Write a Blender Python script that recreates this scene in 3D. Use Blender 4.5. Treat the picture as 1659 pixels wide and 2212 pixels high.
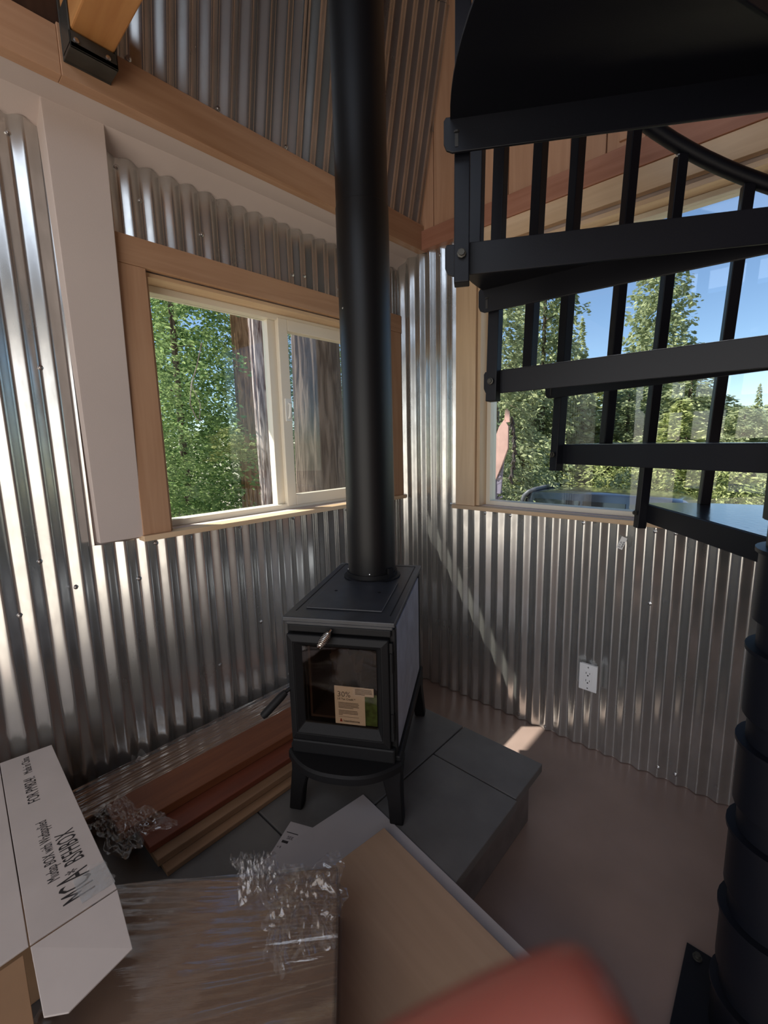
import bpy, bmesh, math, random
import numpy as np
from mathutils import Vector, Matrix
random.seed(7)
RNG = np.random.default_rng(11)
for o in list(bpy.data.objects): bpy.data.objects.remove(o)
S = bpy.context.scene
COL = S.collection
R_ = math.radians

# ------------------------------------------------------------------ camera
CAM_LOC = Vector((1.641, -1.934, 1.38))
YAW, PITCH, ROLL, FPX = 0.7431, 0.1554, -0.0236, 957.6
def cam_axes():
    f = Vector((-math.sin(YAW)*math.cos(PITCH), math.cos(YAW)*math.cos(PITCH), -math.sin(PITCH)))
    r = Vector((math.cos(YAW), math.sin(YAW), 0)); u = r.cross(f)
    c, s = math.cos(ROLL), math.sin(ROLL)
    return c*r + s*u, -s*r + c*u, f
CR, CU, CF = cam_axes()
cam = bpy.data.cameras.new('camera'); cam_o = bpy.data.objects.new('camera', cam); COL.objects.link(cam_o)
cam_o.matrix_world = Matrix(((CR.x, CU.x, -CF.x, CAM_LOC.x), (CR.y, CU.y, -CF.y, CAM_LOC.y), (CR.z, CU.z, -CF.z, CAM_LOC.z), (0, 0, 0, 1)))
cam.sensor_fit = 'VERTICAL'; cam.sensor_height = 24.0; cam.sensor_width = 18.0
cam.lens = FPX/2212*24.0
cam.clip_start = 0.005; cam.clip_end = 2000
cam.dof.use_dof = True; cam.dof.focus_distance = 2.2; cam.dof.aperture_fstop = cam.lens/1.8
S.camera = cam_o

# ------------------------------------------------------------------ sky, sun, added fill lamps
SUN_DIR = Vector((1.0, 0.83, -1.46)).normalized()
w = bpy.data.worlds.new('sky'); S.world = w; w.use_nodes = True
nt = w.node_tree; nt.nodes.clear()
sky = nt.nodes.new('ShaderNodeTexSky'); sky.sky_type = 'NISHITA'; sky.sun_disc = False
sky.sun_elevation = math.asin(-SUN_DIR.z); sky.sun_rotation = math.atan2(-SUN_DIR.x, -SUN_DIR.y)
sky.altitude = 1500; sky.air_density = 1.0; sky.dust_density = 0.0; sky.ozone_density = 3.0
bg = nt.nodes.new('ShaderNodeBackground'); bg.inputs[1].default_value = 0.19
out = nt.nodes.new('ShaderNodeOutputWorld')
nt.links.new(sky.outputs[0], bg.inputs[0]); nt.links.new(bg.outputs[0], out.inputs[0])
sl = bpy.data.lights.new('sun', 'SUN'); sl.energy = 10.0; sl.angle = R_(0.53); sl.color = (1, .95, .86)
so = bpy.data.objects.new('sun', sl); COL.objects.link(so); so.location = (-6, -5, 10)
so.rotation_euler = SUN_DIR.to_track_quat('-Z', 'Y').to_euler()
def added_area_lamp(name, loc, direction, sx, sy, energy, color):
    l = bpy.data.lights.new(name, 'AREA'); l.shape = 'RECTANGLE'; l.size = sx; l.size_y = sy
    l.energy = energy; l.color = color
    o = bpy.data.objects.new(name, l); COL.objects.link(o); o.location = loc
    o.rotation_euler = Vector(direction).to_track_quat('-Z', 'Z').to_euler()
    return o
# added fill lamps standing in for daylight at invented openings behind the photographer
added_area_lamp('added_fill_back', (1.62, -3.28, 1.12), (0, 1, 0), 2.5, 2.05, 28, (1, .88, .79))
added_area_lamp('added_fill_loft', (1.62, -3.28, 3.3), (0, 1, -.15), 2.2, 1.1, 15, (.90, .95, 1))
S.view_settings.view_transform = 'Standard'; S.view_settings.look = 'None'
S.view_settings.exposure = 0.0; S.view_settings.gamma = 1.0; S.view_settings.use_curve_mapping = False

# ------------------------------------------------------------------ materials
M = {}
def new_mat(name):
    m = bpy.data.materials.new(name); m.use_nodes = True
    n = m.node_tree; b = n.nodes['Principled BSDF']; M[name] = m
    return m, n, b
def L_(n, a, b): n.links.new(a, b)
def plain(name, col, rough=.5, metal=0, spec=.5, noise=0, nscale=8, bump=0, bscale=60, coat=0):
    m, n, b = new_mat(name)
    b.inputs['Base Color'].default_value = (*col, 1); b.inputs['Roughness'].default_value = rough
    b.inputs['Metallic'].default_value = metal; b.inputs['Specular IOR Level'].default_value = spec
    if coat: b.inputs['Coat Weight'].default_value = coat; b.inputs['Coat Roughness'].default_value = .12
    tc = n.nodes.new('ShaderNodeTexCoord')
    if noise:
        t = n.nodes.new('ShaderNodeTexNoise'); t.inputs['Scale'].default_value = nscale; t.inputs['Detail'].default_value = 6
        L_(n, tc.outputs['Object'], t.inputs['Vector'])
        r = n.nodes.new('ShaderNodeValToRGB')
        r.color_ramp.elements[0].position = .3; r.color_ramp.elements[1].position = .72
        r.color_ramp.elements[0].color = (*[c*(1-noise) for c in col], 1); r.color_ramp.elements[1].color = (*[min(1, c*(1+noise)) for c in col], 1)
        L_(n, t.outputs['Fac'], r.inputs['Fac']); L_(n, r.outputs['Color'], b.inputs['Base Color'])
    if bump:
        t2 = n.nodes.new('ShaderNodeTexNoise'); t2.inputs['Scale'].default_value = bscale; t2.inputs['Detail'].default_value = 4
        L_(n, tc.outputs['Object'], t2.inputs['Vector'])
        bp = n.nodes.new('ShaderNodeBump'); bp.inputs['Strength'].default_value = bump; bp.inputs['Distance'].default_value = .002
        L_(n, t2.outputs['Fac'], bp.inputs['Height']); L_(n, bp.outputs['Normal'], b.inputs['Normal'])
    return m
def wood(name, c1, c2, axis=1, scale=1.0, rough=.45, knots=True, strength=1.0):
    """grain streaks run along the given axis of the object's own coordinates"""
    m, n, b = new_mat(name)
    tc = n.nodes.new('ShaderNodeTexCoord'); mp = n.nodes.new('ShaderNodeMapping')
    s = [22*scale]*3; s[axis] = 1.3*scale; mp.inputs['Scale'].default_value = s
    L_(n, tc.outputs['Object'], mp.inputs['Vector'])
    t = n.nodes.new('ShaderNodeTexNoise'); t.inputs['Scale'].default_value = 1.6; t.inputs['Detail'].default_value = 8; t.inputs['Distortion'].default_value = .7
    L_(n, mp.outputs[0], t.inputs['Vector'])
    t2 = n.nodes.new('ShaderNodeTexNoise'); t2.inputs['Scale'].default_value = 3.0; t2.inputs['Detail'].default_value = 3
    L_(n, tc.outputs['Object'], t2.inputs['Vector'])
    ad = n.nodes.new('ShaderNodeMath'); ad.operation = 'MULTIPLY_ADD'; ad.inputs[1].default_value = .35; 
    L_(n, t2.outputs['Fac'], ad.inputs[0]); L_(n, t.outputs['Fac'], ad.inputs[2])
    r = n.nodes.new('ShaderNodeValToRGB'); e = r.color_ramp.elements
    e[0].position = .45; e[1].position = .95; e[0].color = (*c2, 1); e[1].color = (*c1, 1)
    L_(n, ad.outputs[0], r.inputs['Fac'])
    info = n.nodes.new('ShaderNodeObjectInfo'); hs = n.nodes.new('ShaderNodeHueSaturation')
    mr = n.nodes.new('ShaderNodeMapRange'); mr.inputs['To Min'].default_value = .9; mr.inputs['To Max'].default_value = 1.1
    L_(n, info.outputs['Random'], mr.inputs['Value']); L_(n, mr.outputs[0], hs.inputs['Value']); L_(n, r.outputs['Color'], hs.inputs['Color'])
    L_(n, hs.outputs['Color'], b.inputs['Base Color'])
    b.inputs['Roughness'].default_value = rough; b.inputs['Specular IOR Level'].default_value = .35
    bp = n.nodes.new('ShaderNodeBump'); bp.inputs['Strength'].default_value = .15; bp.inputs['Distance'].default_value = .001
    L_(n, t.outputs['Fac'], bp.inputs['Height']); L_(n, bp.outputs['Normal'], b.inputs['Normal'])
    return m
def galvanized(name, col, r0, r1):
    m, n, b = new_mat(name)
    b.inputs['Metallic'].default_value = .84
    tc = n.nodes.new('ShaderNodeTexCoord')
    v = n.nodes.new('ShaderNodeTexNoise'); v.inputs['Scale'].default_value = 42; v.inputs['Detail'].default_value = 5
    t = n.nodes.new('ShaderNodeTexNoise'); t.inputs['Scale'].default_value = 4.5; t.inputs['Detail'].default_value = 6
    mp = n.nodes.new('ShaderNodeMapping'); mp.inputs['Scale'].default_value = (1, 1, .4)
    L_(n, tc.outputs['Object'], mp.inputs['Vector']); L_(n, mp.outputs[0], v.inputs['Vector']); L_(n, tc.outputs['Object'], t.inputs['Vector'])
    a = n.nodes.new('ShaderNodeMath'); a.operation = 'MULTIPLY_ADD'; a.inputs[1].default_value = .5
    L_(n, v.outputs['Fac'], a.inputs[0]); L_(n, t.outputs['Fac'], a.inputs[2])
    r = n.nodes.new('ShaderNodeValToRGB'); e = r.color_ramp.elements; e[0].position = .5; e[1].position = 1.0
    e[0].color = (*[c*.78 for c in col], 1); e[1].color = (*[min(1, c*1.1) for c in col], 1)
    L_(n, a.outputs[0], r.inputs['Fac']); L_(n, r.outputs['Color'], b.inputs['Base Color'])
    mr = n.nodes.new('ShaderNodeMapRange'); mr.inputs['From Min'].default_value = .45; mr.inputs['From Max'].default_value = 1.05
    mr.inputs['To Min'].default_value = r1; mr.inputs['To Max'].default_value = r0
    L_(n, a.outputs[0], mr.inputs['Value']); L_(n, mr.outputs[0], b.inputs['Roughness'])
    bp = n.nodes.new('ShaderNodeBump'); bp.inputs['Strength'].default_value = .02; bp.inputs['Distance'].default_value = .002
    L_(n, v.outputs['Fac'], bp.inputs['Height']); L_(n, bp.outputs['Normal'], b.inputs['Normal'])
    return m
def glassy(name, refl=.06, tint=(1, 1, 1), rough=0.0, haze=0, hazecol=(.6, .6, .6)):
    m = bpy.data.materials.new(name); m.use_nodes = True; n = m.node_tree; n.nodes.clear(); M[name] = m
    o = n.nodes.new('ShaderNodeOutputMaterial'); tr = n.nodes.new('ShaderNodeBsdfTransparent'); tr.inputs[0].default_value = (*tint, 1)
    g = n.nodes.new('ShaderNodeBsdfGlossy'); g.inputs['Roughness'].default_value = rough
    mx = n.nodes.new('ShaderNodeMixShader'); fr = n.nodes.new('ShaderNodeLayerWeight'); fr.inputs['Blend'].default_value = .5
    pw = n.nodes.new('ShaderNodeMath'); pw.operation = 'POWER'; pw.inputs[1].default_value = 5.0
    L_(n, fr.outputs['Facing'], pw.inputs[0])
    ml = n.nodes.new('ShaderNodeMath'); ml.operation = 'MULTIPLY_ADD'; ml.inputs[1].default_value = .6 if refl else 0; ml.inputs[2].default_value = refl
    L_(n, pw.outputs[0], ml.inputs[0]); ml.use_clamp = True
    L_(n, ml.outputs[0], mx.inputs[0]); L_(n, tr.outputs[0], mx.inputs[1]); L_(n, g.outputs[0], mx.inputs[2])
    last = mx.outputs[0]
    if haze:
        d = n.nodes.new('ShaderNodeBsdfDiffuse'); d.inputs[0].default_value = (*hazecol, 1)
        m2 = n.nodes.new('ShaderNodeMixShader'); m2.inputs[0].default_value = haze
        L_(n, last, m2.inputs[1]); L_(n, d.outputs[0], m2.inputs[2]); last = m2.outputs[0]
    L_(n, last, o.inputs[0])
    return m
def film(name, opac=.12, bump=1.0, scale=(30, 30, 30), gl=.22):
    m = bpy.data.materials.new(name); m.use_nodes = True; n = m.node_tree; n.nodes.clear(); M[name] = m
    o = n.nodes.new('ShaderNodeOutputMaterial'); tr = n.nodes.new('ShaderNodeBsdfTransparent')
    g = n.nodes.new('ShaderNodeBsdfGlossy'); g.inputs['Roughness'].default_value = .12
    df = n.nodes.new('ShaderNodeBsdfDiffuse'); df.inputs[0].default_value = (.75, .75, .78, 1)
    tc = n.nodes.new('ShaderNodeTexCoord'); mp = n.nodes.new('ShaderNodeMapping'); mp.inputs['Scale'].default_value = scale
    t = n.nodes.new('ShaderNodeTexNoise'); t.inputs['Scale'].default_value = 1; t.inputs['Detail'].default_value = 5
    L_(n, tc.outputs['Object'], mp.inputs['Vector']); L_(n, mp.outputs[0], t.inputs['Vector'])
    bp = n.nodes.new('ShaderNodeBump'); bp.inputs['Strength'].default_value = bump; bp.inputs['Distance'].default_value = .004
    L_(n, t.outputs['Fac'], bp.inputs['Height']); L_(n, bp.outputs[0], g.inputs['Normal'])
    mx = n.nodes.new('ShaderNodeMixShader'); mx.inputs[0].default_value = gl
    L_(n, tr.outputs[0], mx.inputs[1]); L_(n, g.outputs[0], mx.inputs[2])
    m2 = n.nodes.new('ShaderNodeMixShader'); m2.inputs[0].default_value = opac
    L_(n, mx.outputs[0], m2.inputs[1]); L_(n, df.outputs[0], m2.inputs[2]); L_(n, m2.outputs[0], o.inputs[0])
    return m
def foliage(name, c1, c2):
    m = bpy.data.materials.new(name); m.use_nodes = True; n = m.node_tree; n.nodes.clear(); M[name] = m
    o = n.nodes.new('ShaderNodeOutputMaterial')
    g = n.nodes.new('ShaderNodeNewGeometry'); r = n.nodes.new('ShaderNodeValToRGB'); e = r.color_ramp.elements
    e[0].color = (*c1, 1); e[1].color = (*c2, 1)
    L_(n, g.outputs['Random Per Island'], r.inputs['Fac'])
    d = n.nodes.new('ShaderNodeBsdfDiffuse'); t = n.nodes.new('ShaderNodeBsdfTranslucent')
    L_(n, r.outputs[0], d.inputs[0]); L_(n, r.outputs[0], t.inputs[0])
    mx = n.nodes.new('ShaderNodeMixShader'); mx.inputs[0].default_value = .42
    L_(n, d.outputs[0], mx.inputs[1]); L_(n, t.outputs[0], mx.inputs[2]); L_(n, mx.outputs[0], o.inputs[0])
    return m
def bark(name, c1, c2, sc=1.0):
    m, n, b = new_mat(name)
    tc = n.nodes.new('ShaderNodeTexCoord'); mp = n.nodes.new('ShaderNodeMapping'); mp.inputs['Scale'].default_value = (14*sc, 14*sc, 1.6*sc)
    L_(n, tc.outputs['Object'], mp.inputs['Vector'])
    t = n.nodes.new('ShaderNodeTexNoise'); t.inputs['Scale'].default_value = 1.5; t.inputs['Detail'].default_value = 9; t.inputs['Distortion'].default_value = .6
    L_(n, mp.outputs[0], t.inputs['Vector'])
    r = n.nodes.new('ShaderNodeValToRGB'); e = r.color_ramp.elements; e[0].position = .38; e[1].position = .62
    e[0].color = (*c2, 1); e[1].color = (*c1, 1)
    L_(n, t.outputs['Fac'], r.inputs['Fac']); L_(n, r.outputs[0], b.inputs['Base Color'])
    b.inputs['Roughness'].default_value = .9; b.inputs['Specular IOR Level'].default_value = .1
    bp = n.nodes.new('ShaderNodeBump'); bp.inputs['Strength'].default_value = 1; bp.inputs['Distance'].default_value = .05
    L_(n, t.outputs['Fac'], bp.inputs['Height']); L_(n, bp.outputs[0], b.inputs['Normal'])
    return m

galvanized('galvanized', (.62, .62, .605), .15, .30)
wood('fir_y', (.56, .345, .215), (.44, .25, .145), 1)
wood('fir_x', (.56, .345, .215), (.44, .25, .145), 0)
wood('fir_z', (.56, .345, .215), (.44, .25, .145), 2)
wood('pine_z', (.80, .60, .40), (.66, .46, .28), 2)
wood('pine_x', (.80, .60, .40), (.66, .46, .28), 0)
wood('pine_y', (.80, .60, .40), (.66, .46, .28), 1)
wood('red_fir_x', (.52, .25, .16), (.40, .17, .10), 0)
wood('plank_z', (.62, .36, .22), (.50, .27, .155), 2)
wood('timber_x', (.56, .28, .10), (.42, .18, .06), 0, rough=.4)
wood('dark_wood', (.055, .028, .018), (.03, .015, .01), 2)
wood('redwood_y', (.18, .052, .03), (.11, .032, .018), 1)
wood('redwood_top_y', (.23, .085, .038), (.15, .052, .025), 1)
wood('tan_lumber_y', (.29, .18, .11), (.18, .105, .06), 1)
wood('birch', (.52, .36, .25), (.44, .30, .205), 0, scale=.6)
plain('drywall', (.64, .555, .515), .9, spec=.2, noise=.03, nscale=3, bump=.1, bscale=300)
wood('brown_wall', (.13, .070, .052), (.085, .045, .035), 2)
plain('vinyl', (.82, .76, .64), .35, spec=.4)
plain('vinyl_white', (.82, .82, .78), .35)
plain('concrete', (.30, .215, .185), .34, spec=.5, noise=.12, nscale=3.5, bump=.05, bscale=40)
plain('slate', (.115, .114, .114), .42, spec=.5, noise=.22, nscale=7, bump=.35, bscale=25)
plain('slate_side', (.16, .14, .14), .6, noise=.25, nscale=9, bump=.3, bscale=30)
plain('cast_iron', (.010, .010, .011), .55, spec=.22, bump=.15, bscale=220)
plain('stove_top_iron', (.03, .033, .040), .42, spec=.6, noise=.25, nscale=14, bump=.12, bscale=200)
plain('pipe_black', (.006, .006, .007), .42, spec=.35, bump=.05, bscale=300)
plain('soapstone', (.42, .44, .50), .42, noise=.18, nscale=16, bump=.1, bscale=50)
plain('firebrick', (.05, .028, .02), .9, noise=.3, nscale=10)
plain('stair_black', (.005, .006, .010), .42, spec=.28, bump=.06, bscale=400)
plain('stair_tread', (.008, .011, .018), .22, spec=1.0, bump=.55, bscale=70, coat=.6)
plain('chrome', (.75, .72, .68), .18, metal=1)
plain('zinc', (.62, .62, .62), .3, metal=1)
plain('dark_steel', (.07, .068, .06), .5, metal=.6, noise=.3, nscale=20)
plain('white_plastic', (.86, .85, .84), .35)
plain('black_slot', (.02, .02, .02), .6)
plain('paper', (.42, .40, .42), .7, noise=.05, nscale=6)  # white sheets, greyed in the colour for the shade near the hearth
plain('label_paper', (.85, .79, .70), .55)
plain('label_white', (.85, .82, .78), .55)
plain('label_green', (.07, .13, .03), .5, noise=.6, nscale=60)
plain('ink', (.02, .018, .02), .7)
plain('ink_grey', (.16, .14, .13), .7)
plain('ink_red', (.35, .05, .03), .6)
plain('carton_white', (.60, .55, .53), .75, noise=.06, nscale=7)
plain('carton_brown', (.30, .18, .10), .8, noise=.12, nscale=9)
plain('kraft', (.19, .115, .07), .75, noise=.12, nscale=5)
plain('skin', (.36, .11, .085), .34, spec=.4, noise=.1, nscale=60)
M['skin'].node_tree.nodes['Principled BSDF'].inputs['Subsurface Weight'].default_value = .15
plain('nail', (.72, .42, .36), .25)
plain('car_paint', (.012, .016, .024), .12, spec=.7, coat=1.0)
plain('car_trim', (.10, .105, .12), .5)
plain('car_glass', (.01, .012, .015), .05, spec=.8)
plain('rubber', (.02, .02, .02), .8)
plain('rust_pink', (.50, .30, .26), .6, noise=.2, nscale=7)
plain('rust_violet', (.22, .19, .26), .5, noise=.2, nscale=9)
plain('rust_dark', (.035, .025, .022), .6)
plain('blocker_roof_metal', (.20, .19, .18), .5)
plain('soil', (.34, .29, .21), .95, noise=.35, nscale=.8)
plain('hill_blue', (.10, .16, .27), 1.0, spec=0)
glassy('window_glass', .03, (.96, .98, .97))
glassy('dusty_glass', .03, (.93, .95, .95), haze=.05, hazecol=(.8, .85, .9))
glassy('stove_glass', .05, (.78, .72, .66))
glassy('insect_screen', .0, (.84, .83, .82), haze=.05, hazecol=(.5, .47, .44))
film('stretch_film', .025, .5, (40, 40, 40), .13)
film('stretch_film_streak', .03, .5, (70, 7, 60), .17)
film('stretch_film_bundle', .05, .7, (80, 5, 80), .30)
film('clear_tape', .06, .8, (50, 50, 50), .25)
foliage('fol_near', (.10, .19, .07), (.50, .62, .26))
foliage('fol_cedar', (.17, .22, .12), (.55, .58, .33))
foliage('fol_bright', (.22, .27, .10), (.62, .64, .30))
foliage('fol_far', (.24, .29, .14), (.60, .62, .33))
bark('bark_dark', (.26, .20, .165), (.09, .065, .055), .7)
bark('bark_brown', (.44, .25, .14), (.18, .09, .05))
bark('bark_pale', (.62, .53, .50), (.16, .10, .09), 1.2)
bark('bark_thin', (.20, .16, .12), (.07, .05, .04))

# ------------------------------------------------------------------ mesh helpers
def ident(o, label=None, cat=None, group=None, kind=None):
    if label: o['label'] = label
    if cat: o['category'] = cat
    if group: o['group'] = group
    if kind: o['kind'] = kind
    return o
def thing(name, label, cat, loc=(0, 0, 0), rotz=0, group=None):
    o = bpy.data.objects.new(name, None); COL.objects.link(o); o.empty_display_size = .1
    o.location = loc; o.rotation_euler = (0, 0, rotz); return ident(o, label, cat, group)
class MB:
    def __init__(s): s.v = []; s.f = []
    def add(s, vs, fs):
        k = len(s.v); s.v += [tuple(map(float, v)) for v in vs]; s.f += [tuple(i+k for i in f) for f in fs]; return s
    def box(s, x0, x1, y0, y1, z0, z1):
        return s.add([(x0, y0, z0), (x1, y0, z0), (x1, y1, z0), (x0, y1, z0), (x0, y0, z1), (x1, y0, z1), (x1, y1, z1), (x0, y1, z1)],
                     [(0, 3, 2, 1), (4, 5, 6, 7), (0, 1, 5, 4), (1, 2, 6, 5), (2, 3, 7, 6), (3, 0, 4, 7)])
    def hexa(s, b, t):
        """eight corners: bottom ring and top ring"""
        return s.add(list(b)+list(t), [(0, 3, 2, 1), (4, 5, 6, 7), (0, 1, 5, 4), (1, 2, 6, 5), (2, 3, 7, 6), (3, 0, 4, 7)])
    def prism(s, poly, vec):
        n = len(poly); vec = Vector(vec); a = [Vector(p) for p in poly]; b = [p+vec for p in a]
        return s.add(a+b, [tuple(range(n-1, -1, -1)), tuple(range(n, 2*n))]+[(i, (i+1) % n, n+(i+1) % n, n+i) for i in range(n)])
    def rings(s, rings, cap=True, closed=True):
        n = len(rings[0]); vs = [p for r in rings for p in r]; fs = []
        for i in range(len(rings)-1):
            for j in range(n if closed else n-1):
                k = (j+1) % n; fs.append((i*n+j, i*n+k, (i+1)*n+k, (i+1)*n+j))
        if cap: fs += [tuple(range(n-1, -1, -1)), tuple((len(rings)-1)*n+i for i in range(n))]
        return s.add(vs, fs)
    def lathe(s, prof, c=(0, 0, 0), n=32, cap=True):
        return s.rings([[(c[0]+r*math.cos(2*math.pi*j/n), c[1]+r*math.sin(2*math.pi*j/n), c[2]+z) for j in range(n)] for r, z in prof], cap)
    def tube(s, pts, r, n=12, cap=True):
        pts = [Vector(p) for p in pts]; rs = r if isinstance(r, (list, tuple)) else [r]*len(pts); rr = []
        up = None
        for i, p in enumerate(pts):
            t = (pts[min(i+1, len(pts)-1)]-pts[max(i-1, 0)]).normalized()
            if up is None: up = Vector((0, 0, 1)) if abs(t.z) < .9 else Vector((1, 0, 0))
            a = (up - t*up.dot(t)).normalized(); b = t.cross(a); up = a
            rr.append([p + a*rs[i]*math.cos(2*math.pi*j/n) + b*rs[i]*math.sin(2*math.pi*j/n) for j in range(n)])
        return s.rings(rr, cap)
    def bar(s, p, q, w, h, up=(0, 0, 1), roll=0):
        p, q = Vector(p), Vector(q); t = (q-p).normalized(); up = Vector(up)
        if abs(t.dot(up)) > .97: up = Vector((1, 0, 0))
        a = (up-t*up.dot(t)).normalized(); b = t.cross(a)
        a, b = a*math.cos(roll)+b*math.sin(roll), b*math.cos(roll)-a*math.sin(roll)
        rg = [[c+a*h/2+b*w/2, c-a*h/2+b*w/2, c-a*h/2-b*w/2, c+a*h/2-b*w/2] for c in (p, q)]
        return s.rings(rg)
    def build(s, name, mat, parent=None, smooth=False, bevel=0, world=False, label=None):
        me = bpy.data.meshes.new(name); vs = s.v
        if world and parent is not None:
            mt = Matrix.Translation(parent.location) @ Matrix.Rotation(parent.rotation_euler.z, 4, 'Z')
            par = parent.parent
            if par is not None: mt = Matrix.Translation(par.location) @ Matrix.Rotation(par.rotation_euler.z, 4, 'Z') @ mt
            inv = mt.inverted(); vs = [inv @ Vector(v) for v in vs]
        me.from_pydata([tuple(v) for v in vs], [], s.f)
        return finish(name, me, mat, parent, smooth, bevel, label)
def finish(name, me, mat, parent=None, smooth=False, bevel=0, label=None):
    bm = bmesh.new(); bm.from_mesh(me); bmesh.ops.recalc_face_normals(bm, faces=bm.faces); bm.to_mesh(me); bm.free()
    me.materials.append(M[mat])
    if smooth:
        for p in me.polygons: p.use_smooth = True
        me.set_sharp_from_angle(angle=R_(40 if smooth is True else smooth))
    o = bpy.data.objects.new(name, me); COL.objects.link(o)
    if parent is not None: o.parent = parent
    if bevel:
        md = o.modifiers.new('bevel', 'BEVEL'); md.width = bevel; md.segments = 2; md.limit_method = 'ANGLE'; md.angle_limit = R_(40)
    if label: o['label'] = label
    return o
def np_mesh(name, V, F):
    """V (n,3), F (m,k) arrays -> mesh"""
    me = bpy.data.meshes.new(name); m, k = F.shape
    me.vertices.add(len(V)); me.vertices.foreach_set('co', V.astype(np.float32).ravel())
    me.loops.add(m*k); me.loops.foreach_set('vertex_index', F.astype(np.int32).ravel())
    me.polygons.add(m); me.polygons.foreach_set('loop_start', np.arange(0, m*k, k, dtype=np.int32)); me.polygons.foreach_set('loop_total', np.full(m, k, dtype=np.int32))
    me.update(calc_edges=True); return me
def copy_part(o, parent):
    c = o.copy(); COL.objects.link(c); c.parent = parent; return c
def text_mesh(name, body, size, mat, parent, mtx, sx=1.0, align='LEFT'):
    cu = bpy.data.curves.new(name, 'FONT'); cu.body = body; cu.size = size; cu.align_x = align; cu.extrude = .0002; cu.resolution_u = 2
    t = bpy.data.objects.new(name, cu); COL.objects.link(t)
    bpy.context.view_layer.update()
    dg = bpy.context.evaluated_depsgraph_get(); me = bpy.data.meshes.new_from_object(t.evaluated_get(dg))
    bpy.data.objects.remove(t)
    me.transform(Matrix.Diagonal((sx, 1, 1, 1))); me.transform(mtx); me.materials.clear(); me.materials.append(M[mat])
    o = bpy.data.objects.new(name, me); COL.objects.link(o); o.parent = parent; return o
def structure(o): o['kind'] = 'structure'; return o
def frame_mtx(o, ux, uy):
    ux = Vector(ux).normalized(); uy = Vector(uy); uy = (uy-ux*uy.dot(ux)).normalized(); uz = ux.cross(uy); o = Vector(o)
    return Matrix(((ux.x, uy.x, uz.x, o.x), (ux.y, uy.y, uz.y, o.y), (ux.z, uy.z, uz.z, o.z), (0, 0, 0, 1)))

# ------------------------------------------------------------------ room shell
ZH = 0.231          # top of the raised stone hearth
ZB = 2.32           # underside of the beam and of the belt board
PITCHC = 0.0665     # corrugation pitch
fl = structure(MB().box(-.15, 3.1, -3.4, .15, -.08, 0).build('floor', 'concrete'))

def profile(u):
    s = np.sin(2*np.pi*u/PITCHC); return .0082*np.arcsin(.965*s)/np.arcsin(.965)
def sheet(parent, O, U, V, N, u0, u1, v0, v1, screws=(), seed=0, trim=None):
    """one corrugated sheet; O + u*U + v*V, ribs run along V, profile along N"""
    rng = np.random.default_rng(seed)
    nu = int((u1-u0)/PITCHC*14)+1; nv = max(10, int((v1-v0)/.045))
    u = np.linspace(u0, u1, nu); v = np.linspace(v0, v1, nv); UU, VV = np.meshgrid(u, v)
    d = profile(UU)
    for k in range(7):
        a, b, c, e = rng.uniform(3, 12), rng.uniform(1.2, 7), rng.uniform(0, 6.28), rng.uniform(0, 6.28)
        d = d + .00042*np.sin(UU*a+c)*np.sin(VV*b+e)
    d = d + .0013*np.exp(-(VV-v0)/.06)*np.sin(UU*23+seed) + .0016*np.exp(-(v1-VV)/.05)*np.sin(UU*19+seed*2)
    O, U, V, N = (np.array(x, float) for x in (O, U, V, N))
    P = O + UU[..., None]*U + VV[..., None]*V + d[..., None]*N
    if trim is not None: P = trim(P, UU, VV)
    idx = np.arange(nu*nv).reshape(nv, nu)
    F = np.stack([idx[:-1, :-1], idx[:-1, 1:], idx[1:, 1:], idx[1:, :-1]], -1).reshape(-1, 4)
    me = np_mesh('corrugated_sheet', P.reshape(-1, 3), F); me.materials.append(M['galvanized'])
    me.polygons.foreach_set('use_smooth', np.ones(len(F), bool))
    o = bpy.data.objects.new('corrugated_sheet', me); COL.objects.link(o); o.parent = parent
    for (su, sv) in screws:
        p = O + su*U + sv*V + (float(profile(np.array(su)))+.0005)*N
        screw(o, p, N)
    return o
_screw = None
def screw(parent, p, n):
    global _screw
    if _screw is None:
        mb = MB().lathe([(.0075, 0), (.0075, .0012), (.0062, .002)], n=14); mb.lathe([(.0042, .0018), (.0042, .0055), (.003, .0062)], n=6)
        _screw = mb.build('screw', 'zinc', None, True)
        o = _screw
    else: o = _screw.copy(); COL.objects.link(o)
    o.parent = parent; o.location = tuple(p); o.rotation_euler = Vector(n).to_track_quat('Z', 'Y').to_euler()
    return o

# left wall: backing with the window hole
wy0, wy1, wz0, wz1 = -1.30, -.112, 1.085, 1.957
mb = MB()
mb.box(-.16, -.012, -3.4, wy0, 0, ZB+.1); mb.box(-.16, -.012, wy1, .15, 0, ZB+.1)
mb.box(-.16, -.012, wy0, wy1, 0, wz0); mb.box(-.16, -.012, wy0, wy1, wz1, ZB+.1)
wall_l = structure(mb.build('wall_left', 'drywall'))
LX = ((0, 0, 0), (0, 1, 0), (0, 0, 1), (1, 0, 0))
def curl(P, UU, VV): return P
sheet(wall_l, *LX, -3.2, -2.33, ZH-.005, 2.284, seed=1)
sheet(wall_l, *LX, -2.345, -1.535, ZH-.005, 2.285, [(-1.612, 2.235), (-1.612, 1.62), (-1.68, 1.05), (-1.745, .9), (-1.60, .95)], seed=2)
sheet(wall_l, *LX, -1.55, -.62, ZH-.005, 1.072, [(-1.345, 1.045), (-1.225, 1.045), (-1.412, .93), (-1.015, 1.05), (-1.15, .5), (-.95, .62), (-.82, .32), (-.75, 1.05)], seed=3)
sheet(wall_l, *LX, -.64, .0, ZH-.005, 1.072, [(-.415, 1.045), (-.08, 1.045), (-.55, .29)], seed=4)
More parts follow.
